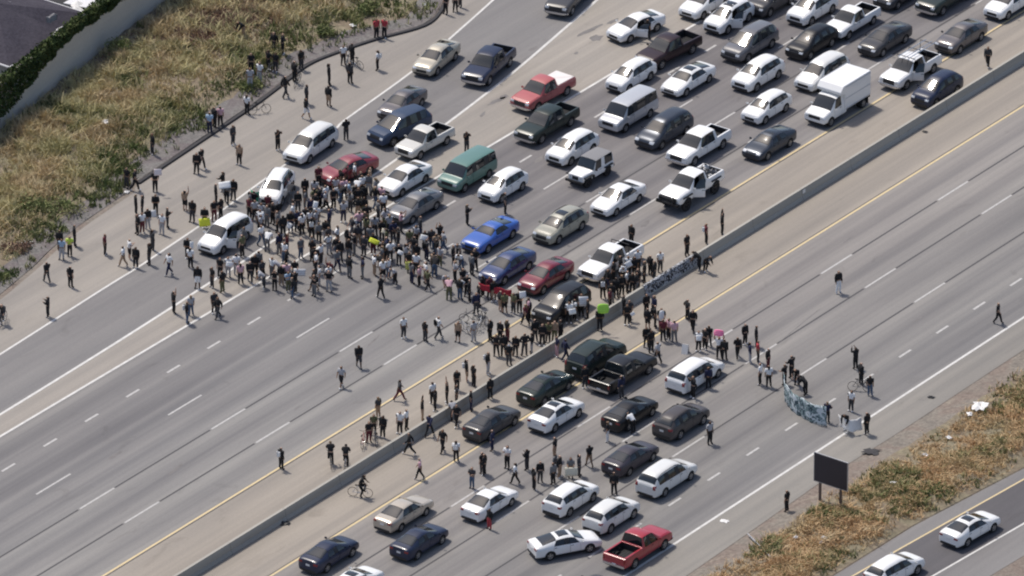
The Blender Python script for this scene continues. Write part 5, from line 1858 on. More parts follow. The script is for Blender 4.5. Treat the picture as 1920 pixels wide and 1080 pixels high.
# surveyed people: feet pixel, top, bottom, pose (. = any), flags S shorts, C white cap, B white pack
SURVEY = """
457 76 k t c|514 101 k k .|530 106 k k p|471 143 k k s|469 170 l l s|487 158 w l s C|503 135 k k h|517 138 k d s|552 155 k k s|565 132 k d s|535 183 k d w
575 196 d k s|574 223 k w w S|617 160 k k s|616 200 k t s S|656 157 d k s|644 122 w k s|660 120 k k s|708 132 w k s B|706 73 r k s|721 72 r k s|836 27 k k s|854 22 m k s|863 14 m d s
413 237 p k s|402 240 k k s|393 250 e n s|463 215 w k s|437 272 d d s|286 292 k d s|369 326 k k s|378 317 k k w|449 310 t k s|521 282 k k i|649 263 k d p
238 354 k d s C|253 358 k k w|291 360 k k f|418 360 k d f|425 382 g k w|405 382 k k s|438 376 k d s|414 410 k k s|402 415 k m s|347 396 t k o S|361 417 k d s|384 428 k k f
255 402 k k s|267 405 k d s|292 402 k k f|314 428 k d p|258 440 k k s|277 430 k l s|267 438 w m s|304 440 w l s|243 487 w k p S|231 500 w t w|255 503 k k s|280 497 k d s|286 470 d d s
317 516 w n w|357 503 w k s|352 485 k k f|371 541 k w s S|398 540 k d s|413 522 k k s|417 549 k o s|428 520 w l s|443 516 w l s|451 533 p k s|326 588 k k o|351 607 k s s B|358 592 l s s|402 588 d k s|409 597 k d w
112 470 k k s|131 481 y k p|140 462 k k s|116 487 e l s|197 478 m k s|88 530 k d w|132 539 k k s|90 595 k k p|6 607 d d b
572 372 k k .|590 375 l k s|572 396 g g s|549 412 k k s|574 427 k d f|468 410 m k s|478 415 l k s|479 392 k k f|490 421 l g s|501 426 g g s|512 421 k k s|522 416 k l s C|488 433 w k s|520 436 g k s|545 436 k n f|557 433 n k s|566 441 w k s|582 433 w g s|594 425 w k s|592 401 k g s|600 391 k k s
665 345 w k s C|694 352 t k s|683 385 k k s|716 388 p m s S|676 360 k d s|650 352 m k s|640 356 k k s|625 350 k k s|655 380 e g s|668 384 k k s|616 345 m k s|630 372 l k s|645 375 p k s
876 422 k k p|875 286 k d i|947 402 d k s|1197 66 k k s
757 634 w d s|797 641 k d s|822 635 w d w|714 560 k k w|640 727 l k w S|673 690 k d w S|749 752 d m W|709 783 d t s|692 830 k m s|701 816 o k s|718 821 k k s|762 806 w k s|750 814 w k s|792 790 k t u|811 757 w k s|816 771 k k s|838 757 k k u|857 733 k k s|875 716 k t s B S|888 726 k k s|860 762 d d s|877 768 k n s|911 745 k k s|842 787 l k c|856 800 k k w|798 816 n k W
859 642 t k s S|888 641 l l s|919 640 k k s|938 641 k k s|951 640 k m s|930 668 k k h|944 669 k k s|967 668 k k s|984 667 k d h|997 663 k l s|1003 641 k d s|1017 649 k k s|1028 643 o k s|1040 641 t o s|1052 641 k k s|1042 669 n p s|1060 676 n n w|954 686 k d s C|915 702 k l s B
527 880 k k s B|620 873 k k b|648 877 k k b|675 932 k k b|787 899 p k w C|768 853 k k W|830 848 k k w|855 866 w k s B|885 916 d s p|908 892 k k s|904 888 k d s|923 846 n n s|951 879 w k p|918 993 k r s|966 908 w k w|988 882 k d p|1001 919 k k s|1013 905 k d s|1040 862 k t s|1041 890 g k s|1049 896 k t s|1037 909 g k s|1070 897 g t f|1086 893 d d s|1105 876 k t w S|1139 829 k w s|1151 928 k k s
1097 728 k d s|1165 747 n d s|1294 745 k k i|1326 728 n k s|1331 833 l k s|1188 812 w k c|1212 651 k k s|1221 661 k k s|1233 681 l k w|1310 659 w k s|1322 656 k k s|1329 650 k d s|1299 622 k k w|1289 601 k k h|1348 673 w k u|1358 676 k k s|1383 672 k k W|1397 646 k k s|1418 651 k k s|1406 681 n l s|1421 680 r k s|1425 722 w k s|1440 693 k m s C|1441 726 w k s
1484 709 k k f|1471 722 k k f|1494 722 k k c|1511 741 k k c|1551 793 n k f|1604 692 k k i|1614 722 k k s|1631 743 k s s|1596 772 w d s|1625 815 k k s|1587 808 k w c|1871 607 k k w|1572 550 k w s|1852 126 d k w|1475 962 k k s
1324 458 m k s|1354 442 k k u|1288 480 k k s|1312 507 k k c|1322 510 k k c|1238 510 w d s|1219 517 k k s|1208 530 k k s|1227 530 k d s|1184 460 k k s
1118 618 k k f|1089 592 k k f|1076 600 w k s|1066 606 w k s|1102 600 k k s|1146 570 k g s|1155 560 k k s|1166 556 k k s|1176 548 w k s|1186 552 k k s|1196 545 k k s|1206 556 k g s|1150 585 m k s|1163 590 k k s|1176 610 k k s|1180 602 d k w|1212 590 k k s|1214 618 k k s S|1228 614 k k s|1226 596 n k s|1240 620 k m f|1243 640 m k s|1254 638 p k s|1264 642 p g s|1168 530 w k c|1178 520 w k s|1190 522 k k s|1160 520 k k s|1196 510 w k s|1150 530 k k s|1140 545 k n s|1130 560 k k s
553 526 k d f|716 452 k k f|700 478 k m f|768 512 k k f|797 470 k k f|748 496 k d f
905 556 k k s|918 560 m k s|926 566 k t s S|938 585 k t s S|946 588 o k s S|963 588 o d s|974 586 k k f|985 610 m k w|992 600 p k s|1005 604 k k s|868 545 k k w|876 556 k k s|880 565 k k s|893 590 n d s|898 575 k k s
"""


def seg_pt_ok(px, py, pts, dx, dy):
    return all(abs(px - a) > dx or abs(py - b) > dy for a, b in pts)


recs = []
for tok in SURVEY.replace('\n', '|').split('|'):
    t = tok.split()
    if len(t) < 5:
        continue
    flags = ''.join(t[5:])
    recs.append((int(t[0]), int(t[1]), t[2], t[3], t[4], flags))
REC = {}
for (px, py, a, b, ps, fl) in recs:
    REC[(px, py)] = person(px, py, a, b, None if ps == '.' else ps, None, None, 'cap_w' if 'C' in fl else None, 'S' in fl, 'B' in fl)

# the packed middle of the crowd, where single people can no longer be told apart
POLY = [(462, 402), (560, 366), (606, 385), (700, 356), (722, 392), (738, 440), (762, 432), (892, 480), (898, 528), (858, 572), (800, 545), (742, 535), (640, 530), (600, 562), (480, 562), (452, 520), (444, 484), (474, 440)]


def inside(x, y, poly):
    c = False
    for (x1, y1), (x2, y2) in zip(poly, poly[1:] + poly[:1]):
        if (y1 > y) != (y2 > y) and x < (x2 - x1) * (y - y1) / (y2 - y1) + x1:
            c = not c
    return c


taken = [(r[0], r[1]) for r in recs]
crng = random.Random(3)
# emptier lanes inside the crowd, as the photograph shows
GAPS = [(640, 440, 24, 14), (505, 500, 20, 14), (552, 522, 22, 10), (662, 508, 22, 12), (530, 395, 14, 12)]
MASS = []
fill = tries = 0
while fill < 128 and tries < 60000:
    tries += 1
    x, y = crng.uniform(440, 900), crng.uniform(356, 575)
    if not inside(x, y, POLY) or not seg_pt_ok(x, y, taken, 9.5, 7.0):
        continue
    if any(((x - a) / c) ** 2 + ((y - b) / d) ** 2 < 1 for a, b, c, d in GAPS):
        continue
    g = G(x, y)
    cx, cy = clear_of_cars(g.x, g.y)
    if abs(cx - g.x) + abs(cy - g.y) > .05:
        continue
    if x < 610 and crng.random() < .5:
        continue
    taken.append((x, y))
    fill += 1
    top = crng.choice('kkkkkkkkkkkddggglllwwwwwwnnmpeto')
    bot = crng.choice('kkkkkkkdddggssnlto')
    person(x, y, top, bot, crng.choice('ssssssphhwioc'), None, None, 'cap_w' if crng.random() < .09 else None, bot in 'tk' and crng.random() < .15,
           mass=None if len(PEOPLE) < 300 else MASS)


def join_mass(name, items, label, cat):
    vs, loops, starts, mi, mats = [], [], [], [], []
    nv = nl = 0
    for me, mtx, m in items:
        k = len(me.vertices)
        co = np.empty(k * 3)
        me.vertices.foreach_get('co', co)
        co = co.reshape(-1, 3)
        A = np.array(mtx)
        vs.append(co @ A[:3, :3].T + A[:3, 3])
        li = np.empty(len(me.loops), dtype=np.int32)
        me.loops.foreach_get('vertex_index', li)
        loops.append(li + nv)
        ls = np.empty(len(me.polygons), dtype=np.int32)
        me.polygons.foreach_get('loop_start', ls)
        starts.append(ls + nl)
        if m not in mats:
            mats.append(m)
        mi.append(np.full(len(me.polygons), mats.index(m), dtype=np.int32))
        nv += k
        nl += len(li)
    out = bpy.data.meshes.new(name)
    out.vertices.add(nv)
    out.vertices.foreach_set('co', np.concatenate(vs).reshape(-1))
    out.loops.add(nl)
    out.loops.foreach_set('vertex_index', np.concatenate(loops))
    st = np.concatenate(starts)
    out.polygons.add(len(st))
    out.polygons.foreach_set('loop_start', st)
    for m in mats:
        out.materials.append(m)
    out.polygons.foreach_set('material_index', np.concatenate(mi))
    out.update(calc_edges=True)
    out.polygons.foreach_set('use_smooth', [True] * len(st))
    o = link(name, out)
    return tag(o, label, cat, kind='stuff')


if MASS:
    join_mass('crowd', MASS, 'tightly packed people in the middle of the crowd across the lanes', 'crowd')

# ------------------------------------------------------------------ placards, banners, bicycles, roadside things
CAMYAW = math.atan2(-F_.y, -F_.x)          # facing the viewer


def scribble(name, base, ink, scale=6.0, cut=0.52, ink2=None):
    """cloth with painted strokes nobody can read"""
    m, n, b = nodes(name)
    b.inputs['Roughness'].default_value = .85
    tc = n.nodes.new('ShaderNodeTexCoord').outputs['Object']
    f = noise(n, tc, scale, 2, .5, 1.5)
    c = ramp(n, f, [(cut - .02, base), (cut + .02, ink)])
    if ink2:
        f2 = noise(n, mapping(n, tc, (1, 1, 1), (0, 0, 1)), scale * .55, 2, .5, 1.0)
        c = mixc(n, c, ink2, ramp(n, f2, [(.50, (0, 0, 0)), (.56, (1, 1, 1))]))
    n.links.new(c, b.inputs['Base Color'])
    MATS[name] = m
    return m


def lined(name, base, ink):
    m, n, b = nodes(name)
    b.inputs['Roughness'].default_value = .8
    tc = n.nodes.new('ShaderNodeTexCoord').outputs['Object']
    wv = n.nodes.new('ShaderNodeTexWave')
    wv.bands_direction = 'Z'
    wv.inputs['Scale'].default_value = 2.2
    wv.inputs['Distortion'].default_value = 2.5
    wv.inputs['Detail'].default_value = 2
    wv.inputs['Detail Scale'].default_value = 3
    n.links.new(tc, wv.inputs['Vector'])
    n.links.new(ramp(n, wv.outputs['Fac'], [(.78, base), (.9, ink)]), b.inputs['Base Color'])
    MATS[name] = m
    return m


lined('card_white', (.80, .80, .80), (.45, .45, .47))
mat('card_plain', (.80, .80, .79), .8)
mat('card_cream', (.66, .62, .50), .8)
mat('card_pinkish', (.80, .70, .70), .8)
lined('card_yellow', (.72, .76, .06), (.62, .66, .05))
lined('card_olive', (.52, .52, .14), (.45, .45, .12))
lined('card_lime', (.42, .78, .10), (.36, .68, .09))
lined('card_pink', (.85, .16, .34), (.90, .40, .52))
mat('cloth_sheet_red', (.45, .03, .05), .85, var=.2)
mat('cloth_sheet_green', (.05, .34, .18), .85, var=.25)
scribble('banner_graffiti', (.22, .30, .31), (.04, .07, .085), 4.2, .52, (.58, .64, .66))
scribble('banner_letters', (.36, .37, .39), (.015, .015, .018), 3.6, .50)


def placard(px, py, wd, ht, m, holder, label, tilt=0.0, roll=0.0, round_=False, dyaw=0.0, stick=True):
    fx, fy = holder
    rec = REC[holder]
    hz = (fy - py) / (FPX / DIST * math.cos(PITCH)) + rec['z']
    g = Vector((rec['x'], rec['y'], 0)) + R_ * ((px - fx) / (FPX / DIST)) - F_ * .36
    o = rec['o']
    o.rotation_euler = (0, 0, CAMYAW + rad(dyaw) * .5)
    bend = .03
    vs, fs = [], []
    nx, nz = 7, 5
    for i in range(nx):
        for j in range(nz):
            a, b = -1 + 2 * i / (nx - 1), -1 + 2 * j / (nz - 1)
            if round_:
                k = max(abs(a), abs(b)) / max(1e-6, math.hypot(a, b))
                a2, b2 = a * (.35 + .65 * k), b * (.35 + .65 * k)
            else:
                a2, b2 = a, b
            vs.append(Vector((bend * (1 - a * a) + .012 * b * a, a2 * wd / 2, b2 * ht / 2)))
    n0 = len(vs)
    vs += [v - Vector((.008, 0, 0)) for v in vs]
    for i in range(nx - 1):
        for j in range(nz - 1):
            k = i * nz + j
            fs += [(k, k + nz, k + nz + 1, k + 1), (n0 + k, n0 + k + 1, n0 + k + nz + 1, n0 + k + nz)]
    rim = [i * nz for i in range(nx)] + [(nx - 1) * nz + j for j in range(1, nz)] + [i * nz + nz - 1 for i in range(nx - 2, -1, -1)] + [j for j in range(nz - 2, 0, -1)]
    fs += [(a, n0 + a, n0 + b, b) for a, b in zip(rim, rim[1:] + rim[:1])]
    p = link('placard', mesh_from('placard', vs, fs, [m], smooth=True), None, (g.x, g.y, hz))
    p.rotation_euler = (Matrix.Rotation(CAMYAW + rad(dyaw), 3, 'Z') @ Matrix.Rotation(rad(tilt), 3, 'Y') @ Matrix.Rotation(rad(roll), 3, 'X')).to_euler()
    tag(p, label, 'placard', 'placards held in the crowd')
    return p


C_ = M
placard(297, 319, .55, .50, C_['card_pinkish'], (291, 360), 'pinkish white placard raised by a lone person at the kerb end', -10)
placard(422, 343, .85, .50, C_['card_plain'], (425, 382), 'white placard held up behind the compact van', -35, 8)
placard(286, 399, .55, .70, C_['card_plain'], (292, 402), 'upright white placard on the shoulder left of the yellow one', -15, 4)
placard(384, 413, .80, .58, C_['card_yellow'], (384, 428), 'bright yellow placard beside the white compact van', -20, 6)
placard(360, 456, .26, .55, C_['card_plain'], (352, 485), 'narrow white placard in front of the white compact van', -10)
placard(567, 404, .50, .55, C_['card_plain'], (574, 427), 'white placard turned on its corner in the crowd', -15, 38)
placard(538, 417, .75, .40, C_['card_plain'], (545, 436), 'white placard tilted down in the crowd right of the turned SUV', -40, -28)
placard(562, 507, .86, .52, C_['card_white'], (553, 526), 'large white placard with grey lines at the lower left rim of the crowd', -20, -3)
placard(722, 430, .48, .36, C_['card_cream'], (716, 452), 'cream placard above the right half of the crowd', -30, -15)
placard(702, 449, .75, .34, C_['card_yellow'], (700, 478), 'yellow placard slanting over dark red clothing in the crowd', -35, -24)
placard(770, 494, .74, .58, C_['card_olive'], (768, 512), 'dull yellow placard at the lower right of the crowd', -15, 3)
placard(795, 442, .52, .40, C_['card_plain'], (797, 470), 'white placard at the upper right rim of the crowd', -25, -14)
placard(751, 470, .40, .28, C_['card_plain'], (748, 496), 'small white placard right of the cream one', -30, -25)
placard(1093, 561, .66, .72, C_['card_white'], (1089, 592), 'white placard with grey lines beside the black SUV', -10, 2)
placard(1124, 573, .86, .74, C_['card_lime'], (1118, 618), 'rounded lime green placard at the barrier', -12, 0, True)
placard(1347, 621, .72, .50, C_['card_pink'], (1348, 673), 'pink placard held overhead in front of the white minivan', -25, -8, True)
placard(1240, 588, .36, .80, C_['card_plain'], (1240, 620), 'tall narrow white placard below the barrier letters', -8, -6, True)
placard(1071, 881, .86, .62, C_['card_cream'], (1070, 897), 'pale placard held by the group behind the white SUV', -15)
placard(980, 549, .46, .50, C_['card_plain'], (974, 586), 'white placard in front of the dark red sedan', -15, 5)


def nearest_person(px, py):
    return min(REC, key=lambda k: (k[0] - px) ** 2 + (k[1] - 34 - py) ** 2)


for (px, py, wd, ht, rl, lab) in [(655, 378, .5, .4, 10, 'white placard in front of the maroon sedan, nearest its hood'), (592, 380, .34, .5, -12, 'white sheet held up between the turned SUV and maroon sedan'),
                                  (490, 402, .4, .5, 8, 'white sheet just below the turned SUV bumper'), (630, 352, .4, .3, 20, 'small white card at the front of the maroon sedan'),
                                  (431, 492, .5, .36, -10, 'white card on the ramp below the compact van'), (1178, 492, .5, .42, 30, 'white placard between the white pickup and the barrier'),
                                  (1168, 500, .36, .36, -15, 'small white card beside the white pickup door'), (1072, 580, .5, .4, 12, 'white card low beside the black SUV'), (1186, 585, .3, .24, 35, 'small white paper below the lime placard line'),
                                  (1310, 630, .4, .4, 0, 'white card in front of the white minivan, left of the pink placard'), (866, 526, .4, .3, -30, 'white card at the lower right end of the crowd')]:
    placard(px, py, wd, ht, C_['card_plain'], nearest_person(px, py), lab, -20, rl)


def cloth_strip(name, base, top_h, m, label, cat, lean=(0, 0), z0=.05, wave=.05, n=28, group=None):
    """hanging cloth along a surveyed ground path, with folds and thickness"""
    P = smooth_curve(base, 8)
    L = [0]
    for a, b in zip(P[:-1], P[1:]):
        L.append(L[-1] + math.hypot(b[0] - a[0], b[1] - a[1]))
    vs, fs = [], []
    nz = 7
    for i in range(n + 1):
        s = L[-1] * i / n
        k = max(q for q in range(len(L)) if L[q] <= s + 1e-9)
        k = min(k, len(P) - 2)
        t = (s - L[k]) / max(L[k + 1] - L[k], 1e-6)
        x, y = P[k][0] + (P[k + 1][0] - P[k][0]) * t, P[k][1] + (P[k + 1][1] - P[k][1]) * t
        dx, dy = P[k + 1][0] - P[k][0], P[k + 1][1] - P[k][1]
        dl = math.hypot(dx, dy) or 1
        nx, ny = -dy / dl, dx / dl
        for j in range(nz):
            h = j / (nz - 1)
            wv = wave * math.sin(i * 1.9 + j * .6) * (1 - .4 * h) + wave * .6 * math.sin(i * .7 + 1)
            sag = -.10 * math.sin(math.pi * ((i / n * 3) % 1)) * h
            vs.append(Vector((x + nx * wv + lean[0] * h, y + ny * wv + lean[1] * h, z0 + (top_h - z0) * h + sag)))
    for i in range(n):
        for j in range(nz - 1):
            k = i * nz + j
            fs.append((k, k + nz, k + nz + 1, k + 1))
    o = link(name, mesh_from(name, vs, fs, [m], smooth=True))
    md = o.modifiers.new('thick', 'SOLIDIFY')
    md.thickness = .012
    return tag(o, label, cat, group)


cloth_strip('banner', gp([(1470, 737), (1478, 764), (1512, 789), (1550, 802)]), 1.55, M['banner_graffiti'], 'long curved blue and white graffiti banner carried across the lower lanes', 'banner', (.10, .15))
cloth_strip('banner', gp([(898, 560), (925, 567), (960, 574)]), 1.28, M['cloth_sheet_red'], 'red cloth banner in front of the deep blue and dark red sedans', 'banner', (0, .05), .72, .04, 16)
cloth_strip('cloth', gp([(470, 388), (479, 394), (487, 391)]), 1.45, M['cloth_sheet_green'], 'green cloth held at the front corner of the white turned SUV', 'cloth', (0, .05), .55, .05, 8)
cloth_strip('cloth', gp([(1574, 808), (1596, 817), (1618, 813)]), 1.15, M['litter_white'], 'white cloth carried low by people on the right edge line', 'cloth', (.15, .25), .30, .07, 10)
# lettered cloth hung over the barrier
ua, ub = G(1212, 548, .5).x, G(1316, 486, .5).x
vs, fs = [], []
sec = [(.115, .80), (.112, .875), (-.115, .875), (-.16, .55), (-.19, .32), (-.26, .16)]
nu = 24
for i in range(nu + 1):
    for j, (y, z) in enumerate(sec):
        vs.append((ua + (ub - ua) * i / nu, VB + y - .01 * math.sin(i * 1.7 + j) * (j > 2) - .012 * (j > 2), z + .006 * math.sin(i * 2.3)))
for i in range(nu):
    for j in range(len(sec) - 1):
        k = i * len(sec) + j
        fs.append((k, k + len(sec), k + len(sec) + 1, k + 1))
bl = link('banner', mesh_from('banner', vs, fs, [M['banner_letters']], smooth=True))
tag(bl, 'grey banner with black painted letters hung over the median barrier', 'banner')


def bicycle_parts():
    r = .34
    def ring(x):
        t = MB()
        pts = [(x + r * math.cos(a), 0, r + r * math.sin(a)) for a in np.linspace(0, 2 * math.pi, 21)]
        t.tube(pts, .02, 5, caps=False)
        return t.mesh('tyre', [M['rubber']])

    def spokes(x):
        t = MB()
        for k in range(8):
            a = k * math.pi / 4
            t.tube([(x, 0, r), (x + (r - .02) * math.cos(a), 0, r + (r - .02) * math.sin(a))], .004, 3)
        t.tube([(x, -.05, r), (x, .05, r)], .025, 6)
        return t.mesh('spokes', [M['rim_alloy']])
    fr_ = MB()
    bb, st, hd_, rx, fx = (-.06, 0, .30), (-.20, 0, .78), (.36, 0, .80), (-.50, 0, r), (.54, 0, r)
    for a, b in ((bb, st), (st, hd_), (bb, (.38, 0, .70)), (bb, rx), (st, rx)):
        fr_.tube([a, b], .018, 6)
    fork = MB().tube([(.34, 0, .92), (.38, 0, .70), fx], .017, 6)
    bar_ = MB().tube([(.42, -.28, .98), (.34, -.1, .95), (.34, .1, .95), (.42, .28, .98)], .015, 6)
    sd_ = MB().box((-.22, 0, .87), (.26, .13, .06), bev=.025).tube([(-.20, 0, .78), (-.22, 0, .86)], .014, 6)
    cr = MB().tube([(-.06, -.09, .30), (-.06, .09, .30)], .03, 8).tube([(-.06, .09, .30), (.09, .10, .26)], .012, 5).tube([(-.06, -.09, .30), (-.21, -.10, .34)], .012, 5)
    return [('frame', fr_.mesh('frame', [M['trim_black']]), None, 'f'), ('fork', fork.mesh('fork', [M['trim_black']]), None, 'f'), ('handlebar', bar_.mesh('handlebar', [M['trim_black']]), None, 'k'),
            ('saddle', sd_.mesh('saddle', [M['trim_black']]), None, 'k'), ('crank', cr.mesh('crank', [M['rim_alloy']]), None, 's'),
            ('wheel', ring(-.50), None, 'k'), ('spokes', spokes(-.50), 5, 's'), ('wheel', ring(.54), None, 'k'), ('spokes', spokes(.54), 7, 's')]


BP = bicycle_parts()


def bicycle(x, y, yaw, colr, label, lean=0.0, z=.026):
    root = link('bicycle', None, None, (x, y, z))
    root.rotation_euler = (Matrix.Rotation(yaw, 3, 'Z') @ Matrix.Rotation(rad(lean), 3, 'X')).to_euler()
    tag(root, label, 'bicycle', 'bicycles among the people on foot')
    ob = []
    for nm, me, par, role in BP:
        o = bpy.data.objects.new(nm, me)
        COL.objects.link(o)
        o.parent = root if par is None else ob[par]
        o.material_slots[0].link = 'OBJECT'
        o.material_slots[0].material = M['paint_' + colr] if role == 'f' else M['rubber'] if role == 'k' else M['rim_alloy']
        ob.append(o)


for key, yaw, colr, lab in (((6, 607), 200, 'grey', 'grey bicycle at the left edge of the picture'), ((620, 873), 40, 'darkgrey', 'dark bicycle ridden beside the barrier, the left of two'),
                            ((648, 877), 30, 'silver', 'silver bicycle ridden beside the barrier, the right of two'), ((675, 932), -65, 'silver', 'bicycle ridden alone below the barrier at lower left')):
    rec = REC[key]
    rec['o'].rotation_euler = (0, 0, rad(yaw))
    bicycle(rec['x'], rec['y'], rad(yaw), colr, lab)
for i, (px, py, yaw, colr, lab) in enumerate([
        (486, 214, -40, 'black', 'black bicycle stood on the kerb left of the walkers'), (650, 122, 30, 'white', 'pale bicycle on the shoulder just below the kerb'),
        (668, 126, 80, 'black', 'black bicycle right of the pale one below the kerb'), (557, 160, 20, 'darkgrey', 'dark bicycle standing on the shoulder by the kerb'),
        (874, 624, 75, 'silver', 'silver bicycle below the crowd in the nearest lane'), (897, 618, 20, 'white', 'white bicycle in the bicycle cluster below the crowd'),
        (884, 606, 110, 'slate', 'slate bicycle at the top of the cluster below the crowd'), (905, 606, 60, 'darkgrey', 'dark bicycle at the right of the cluster below the crowd'),
        (683, 836, 25, 'palered', 'reddish bicycle by the yellow line above the barrier'), (702, 832, 50, 'grey', 'grey bicycle right of the reddish one above the barrier'),
        (1612, 734, -60, 'darkgrey', 'dark bicycle pushed past the graffiti banner'), (505, 140, 10, 'grey', 'grey bicycle lying among people on the bank edge')]):
    g = G(px, py)
    z = bank_z(g.x, g.y) + .03 if g.y > edge_v(LEfull, g.x) + .4 else .026
    bicycle(g.x, g.y, rad(yaw), colr, lab, 8 if i % 2 else -8, z)

# dark roadside sign on two posts
sg = link('road_sign', None, None, (-14.1, -37.05, 0))
tag(sg, 'large dark rectangular road sign on two brown posts on the verge', 'road sign')
sz = strip_z(-14.1, -37)
for v in (.85, -.85):
    link('post', MB().box((.09, v, 1.82), (.12, .16, 3.70)).mesh('post', [M['steel_post']]), sg)
pn = link('panel', MB().box((0, -.08, 2.76), (.05, 2.72, 2.12), bev=.01).mesh('panel', [M['sign_dark']]), sg)
fm = MB()
for (y, z, dy, dz) in ((-.08, 3.84, 2.80, .05), (-.08, 1.68, 2.80, .05), (-1.46, 2.76, .05, 2.12), (1.30, 2.76, .05, 2.12)):
    fm.box((.012, y, z), (.07, dy, dz))
link('frame', fm.mesh('frame', [M['galvanised']]), pn)


def scrap(px, py, size, m, label, name='paper_scrap', h=.12, seed=0):
    """crumpled sheet or bag"""
    q = random.Random(seed + int(px))
    g = G(px, py)
    z = bank_z(g.x, g.y) if g.y > edge_v(LEfull, g.x) + .3 else strip_z(g.x, g.y) if g.y < edge_v(REfull, g.x) - .1 else .026
    vs, fs = [], []
    n = 6
    for i in range(n):
        for j in range(n):
            a, b = (i / (n - 1) - .5), (j / (n - 1) - .5)
            e = 1 - max(abs(a), abs(b)) * 2
            vs.append((a * size * (1 + .3 * q.uniform(-1, 1)), b * size * .7 * (1 + .3 * q.uniform(-1, 1)), .015 + h * (.25 + .75 * e) * q.random()))
    for i in range(n - 1):
        for j in range(n - 1):
            k = i * n + j
            fs.append((k, k + n, k + n + 1, k + 1))
    o = link(name, mesh_from(name, vs, fs, [m]), None, (g.x, g.y, z + (.12 if abs(g.y) > 34 else 0)), q.uniform(0, 6))
    md = o.modifiers.new('thick', 'SOLIDIFY')
    md.thickness = .01
    tag(o, label, 'scrap', 'scraps lying about')
    return o


W_ = M['litter_white']
scrap(1836, 776, 1.3, W_, 'large crumpled white sheet on the verge at right', h=.5)
scrap(1818, 790, .5, W_, 'small white scrap beside the large crumpled sheet', h=.2)
scrap(1358, 978, .6, W_, 'white paper on the right shoulder above the red pickup', h=.08)
for (px, py, s, lab) in [(1676, 916, .5, 'white scrap on the verge right of the dark sign'), (1734, 864, .4, 'white scrap in the middle of the verge grass'), (1779, 831, .4, 'pale scrap on the verge below the large crumpled sheet'),
                         (1545, 1020, .4, 'white scrap on the verge below the dark sign'), (1492, 1017, .35, 'small pale scrap on the lower verge'), (1540, 1028, .3, 'pale scrap beside the white one on the lower verge'),
                         (197, 240, .6, 'white sheet in the dry grass below the wall'), (661, 57, .45, 'white scrap on the bank left of two people in red'), (238, 362, .45, 'white scrap by the kerb end near two people'),
                         (46, 457, .9, 'whitish debris among weeds at far left'), (108, 390, .35, 'white scrap beside the wide green shrub'), (797, 12, .3, 'white scrap on the upper bank')]:
    scrap(px, py, s, W_, lab, h=.25)
scrap(1746, 746, .45, M['trim_black'], 'small black debris on the right shoulder', h=.15)
scrap(1734, 248, .4, M['trim_black'], 'black scrap on the lower carriageway shoulder near the barrier', h=.12)
scrap(1634, 850, 1.1, M['curb_asphalt'], 'dark rubber mat on the shoulder edge above the sign', h=.05)
scrap(532, 982, .8, M['trim_black'], 'dark tyre scraps at the foot of the barrier, lower left', h=.2)
scrap(740, 838, .7, M['trim_black'], 'black bag leaning at the barrier by the climbers', 'bag', h=.6)
g0, g1 = G(1402, 1007), G(1447, 1058)
pl = link('pole', MB().tube([(g0.x, g0.y, .25), (g1.x, g1.y, .45)], .05, 6).mesh('pole', [M['galvanised']]))
tag(pl, 'thin pale pole lying on the verge below the dark sign', 'pole')
# white folding board in front of the minivan
g = G(1285, 662)
fb = link('folding_board', None, None, (g.x, g.y, .026), rad(20))
tag(fb, 'white folding board standing in front of the white minivan', 'board')
for sx in (1, -1):
    m_ = Matrix.Translation((sx * .16, 0, .32)) @ Matrix.Rotation(rad(-20 * sx), 4, 'Y')
    link('panel', MB().box((0, 0, 0), (.02, .45, .68), mtx=m_).mesh('panel', [W_]), fb)

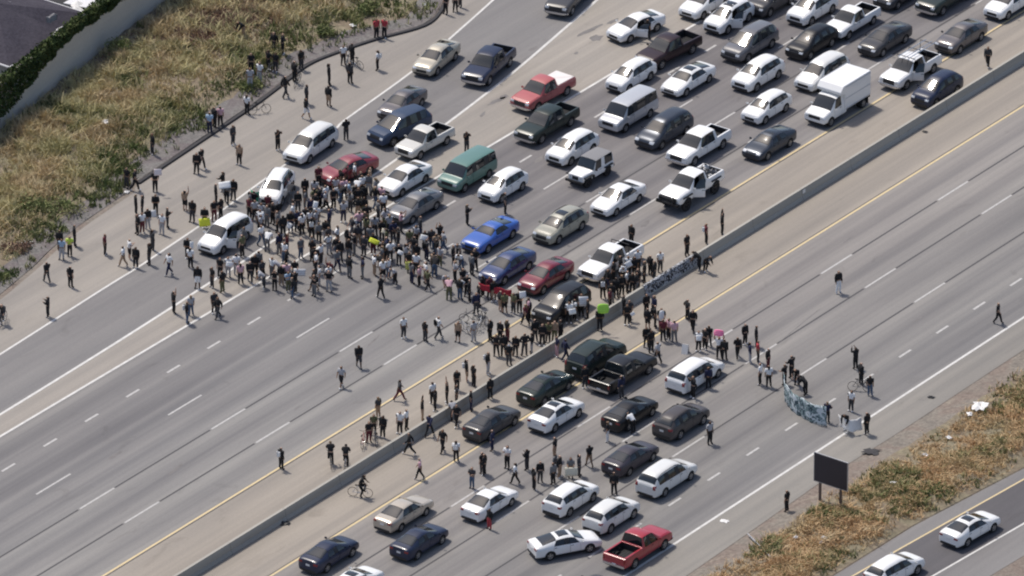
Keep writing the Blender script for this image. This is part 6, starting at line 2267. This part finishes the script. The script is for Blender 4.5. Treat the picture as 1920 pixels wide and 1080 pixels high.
# ------------------------------------------------------------------ labels of the people
LAND = [(640, 120, 'beside the kerb below the shrubs'), (560, 190, 'on the shoulder near the kerb'), (435, 290, 'on the shoulder above the van'), (270, 352, 'at the kerb end'),
        (415, 385, 'behind the white compact van'), (290, 420, 'on the shoulder left of the van'), (255, 490, 'on the left edge line'), (120, 475, 'by the weeds at far left'),
        (95, 560, 'at the far left shoulder'), (390, 520, 'on the ramp before the van'), (370, 595, 'on the gore lines at left'), (500, 425, 'in front of the turned SUV'),
        (575, 395, 'between turned SUV and maroon sedan'), (655, 362, 'round the maroon sedan hood'), (716, 388, 'at the white gore-line sedan'), (530, 545, "at the crowd's lower left rim"),
        (560, 470, "in the crowd's left half"), (650, 500, "in the crowd's lower middle"), (650, 430, "in the crowd's middle"), (745, 470, "in the crowd's right half"),
        (830, 500, 'in the crowd left of blue coupe'), (880, 560, 'below the deep blue sedan'), (945, 578, 'at the red banner'), (876, 425, 'alone left of the blue coupe'),
        (875, 290, 'beside the teal van'), (1197, 66, 'at the gore sedan open door'), (790, 640, 'in the lane below the crowd'), (655, 705, 'in the empty lanes lower left'),
        (875, 640, 'by the bicycle cluster'), (950, 660, 'along the barrier left of black SUV'), (1035, 645, 'at the barrier before black SUV'), (885, 730, 'along the barrier by green-grey sedan'),
        (820, 765, 'at the barrier among climbers'), (705, 810, 'with bicycles by the yellow line'), (756, 808, 'leaning on the barrier'), (640, 875, 'beside the barrier lower left'),
        (527, 880, 'alone on the lower left line'), (835, 855, 'below the barrier by dark sedan'), (900, 900, 'left of the white older sedan'), (950, 890, 'above the white older sedan'),
        (1030, 895, 'in the group behind white SUV'), (1140, 830, 'beside the mauve sedan'), (1310, 740, 'beside the white minivan'), (1100, 728, 'behind the dark green SUV'), (1165, 747, 'behind the black pickup'),
        (1220, 655, 'in front of the black pickup'), (1320, 655, 'in front of the white minivan'), (1410, 675, 'left of the graffiti banner'), (1500, 730, 'holding the graffiti banner'),
        (1615, 720, 'right of the graffiti banner'), (1600, 805, 'by the white cloth'), (1871, 607, 'alone near the right edge'), (1572, 550, 'alone in the empty right lanes'),
        (1852, 126, 'on the upper right shoulder'), (1475, 962, 'left of the dark road sign'), (1330, 460, 'on the shoulder past barrier letters'), (1315, 508, 'leaning over the barrier letters'),
        (1222, 520, 'by the barrier near white pickup'), (1170, 540, 'between white pickup and barrier'), (1085, 598, 'beside the black SUV'), (1220, 600, 'beyond the barrier letters'),
        (1165, 592, 'by the lime placard'), (1252, 638, 'in line across lower shoulder'), (1184, 460, 'at the white pickup tailgate'), (918, 993, 'behind the white older sedan'), (1331, 833, 'right of the brown grey SUV'),
        (675, 932, 'alone below the barrier')]
ORD = ['leftmost', 'second from left', 'third from left', 'fourth from left', 'fifth from left', 'sixth from left', 'seventh from left', 'eighth from left', 'ninth from left', 'tenth from left', 'eleventh from left', 'twelfth from left']
groups = {}
for p in PEOPLE:
    if p['y'] > edge_v(LEfull, p['x']) + .4:
        ph = 'on the grassy bank'
    else:
        ph = min(LAND, key=lambda l: (l[0] - p['px']) ** 2 + (1.4 * (l[1] - p['py'])) ** 2)[2]
    extra = ''
    if p['hk'] == 'cap_w':
        extra = ', white cap'
    elif p['pose'] in ('up', 'fist', 'walk', 'stride', 'bend', 'ride', 'film'):
        extra = ', ' + {'up': 'arms raised', 'fist': 'arm raised', 'walk': 'walking', 'stride': 'striding', 'bend': 'bending', 'ride': 'cycling', 'film': 'filming'}[p['pose']]
    base = 'person in %s top, %s' % (p['top'], p['bot'])
    groups.setdefault((base, extra, ph), []).append(p)
PG = 'people on the freeway'
for (base, extra, ph), ps in groups.items():
    ps.sort(key=lambda p: p['px'])
    for i, p in enumerate(ps):
        lab = base + extra + ' ' + ph
        if len(ps) > 1:
            lab += ', ' + (ORD[i] if i < len(ps) - 1 or len(ps) == 2 and False else 'rightmost')
        tag(p['o'], lab, 'person', PG)
print('PEOPLE', len(PEOPLE), 'max words', max(len(p['o']['label'].split()) for p in PEOPLE))
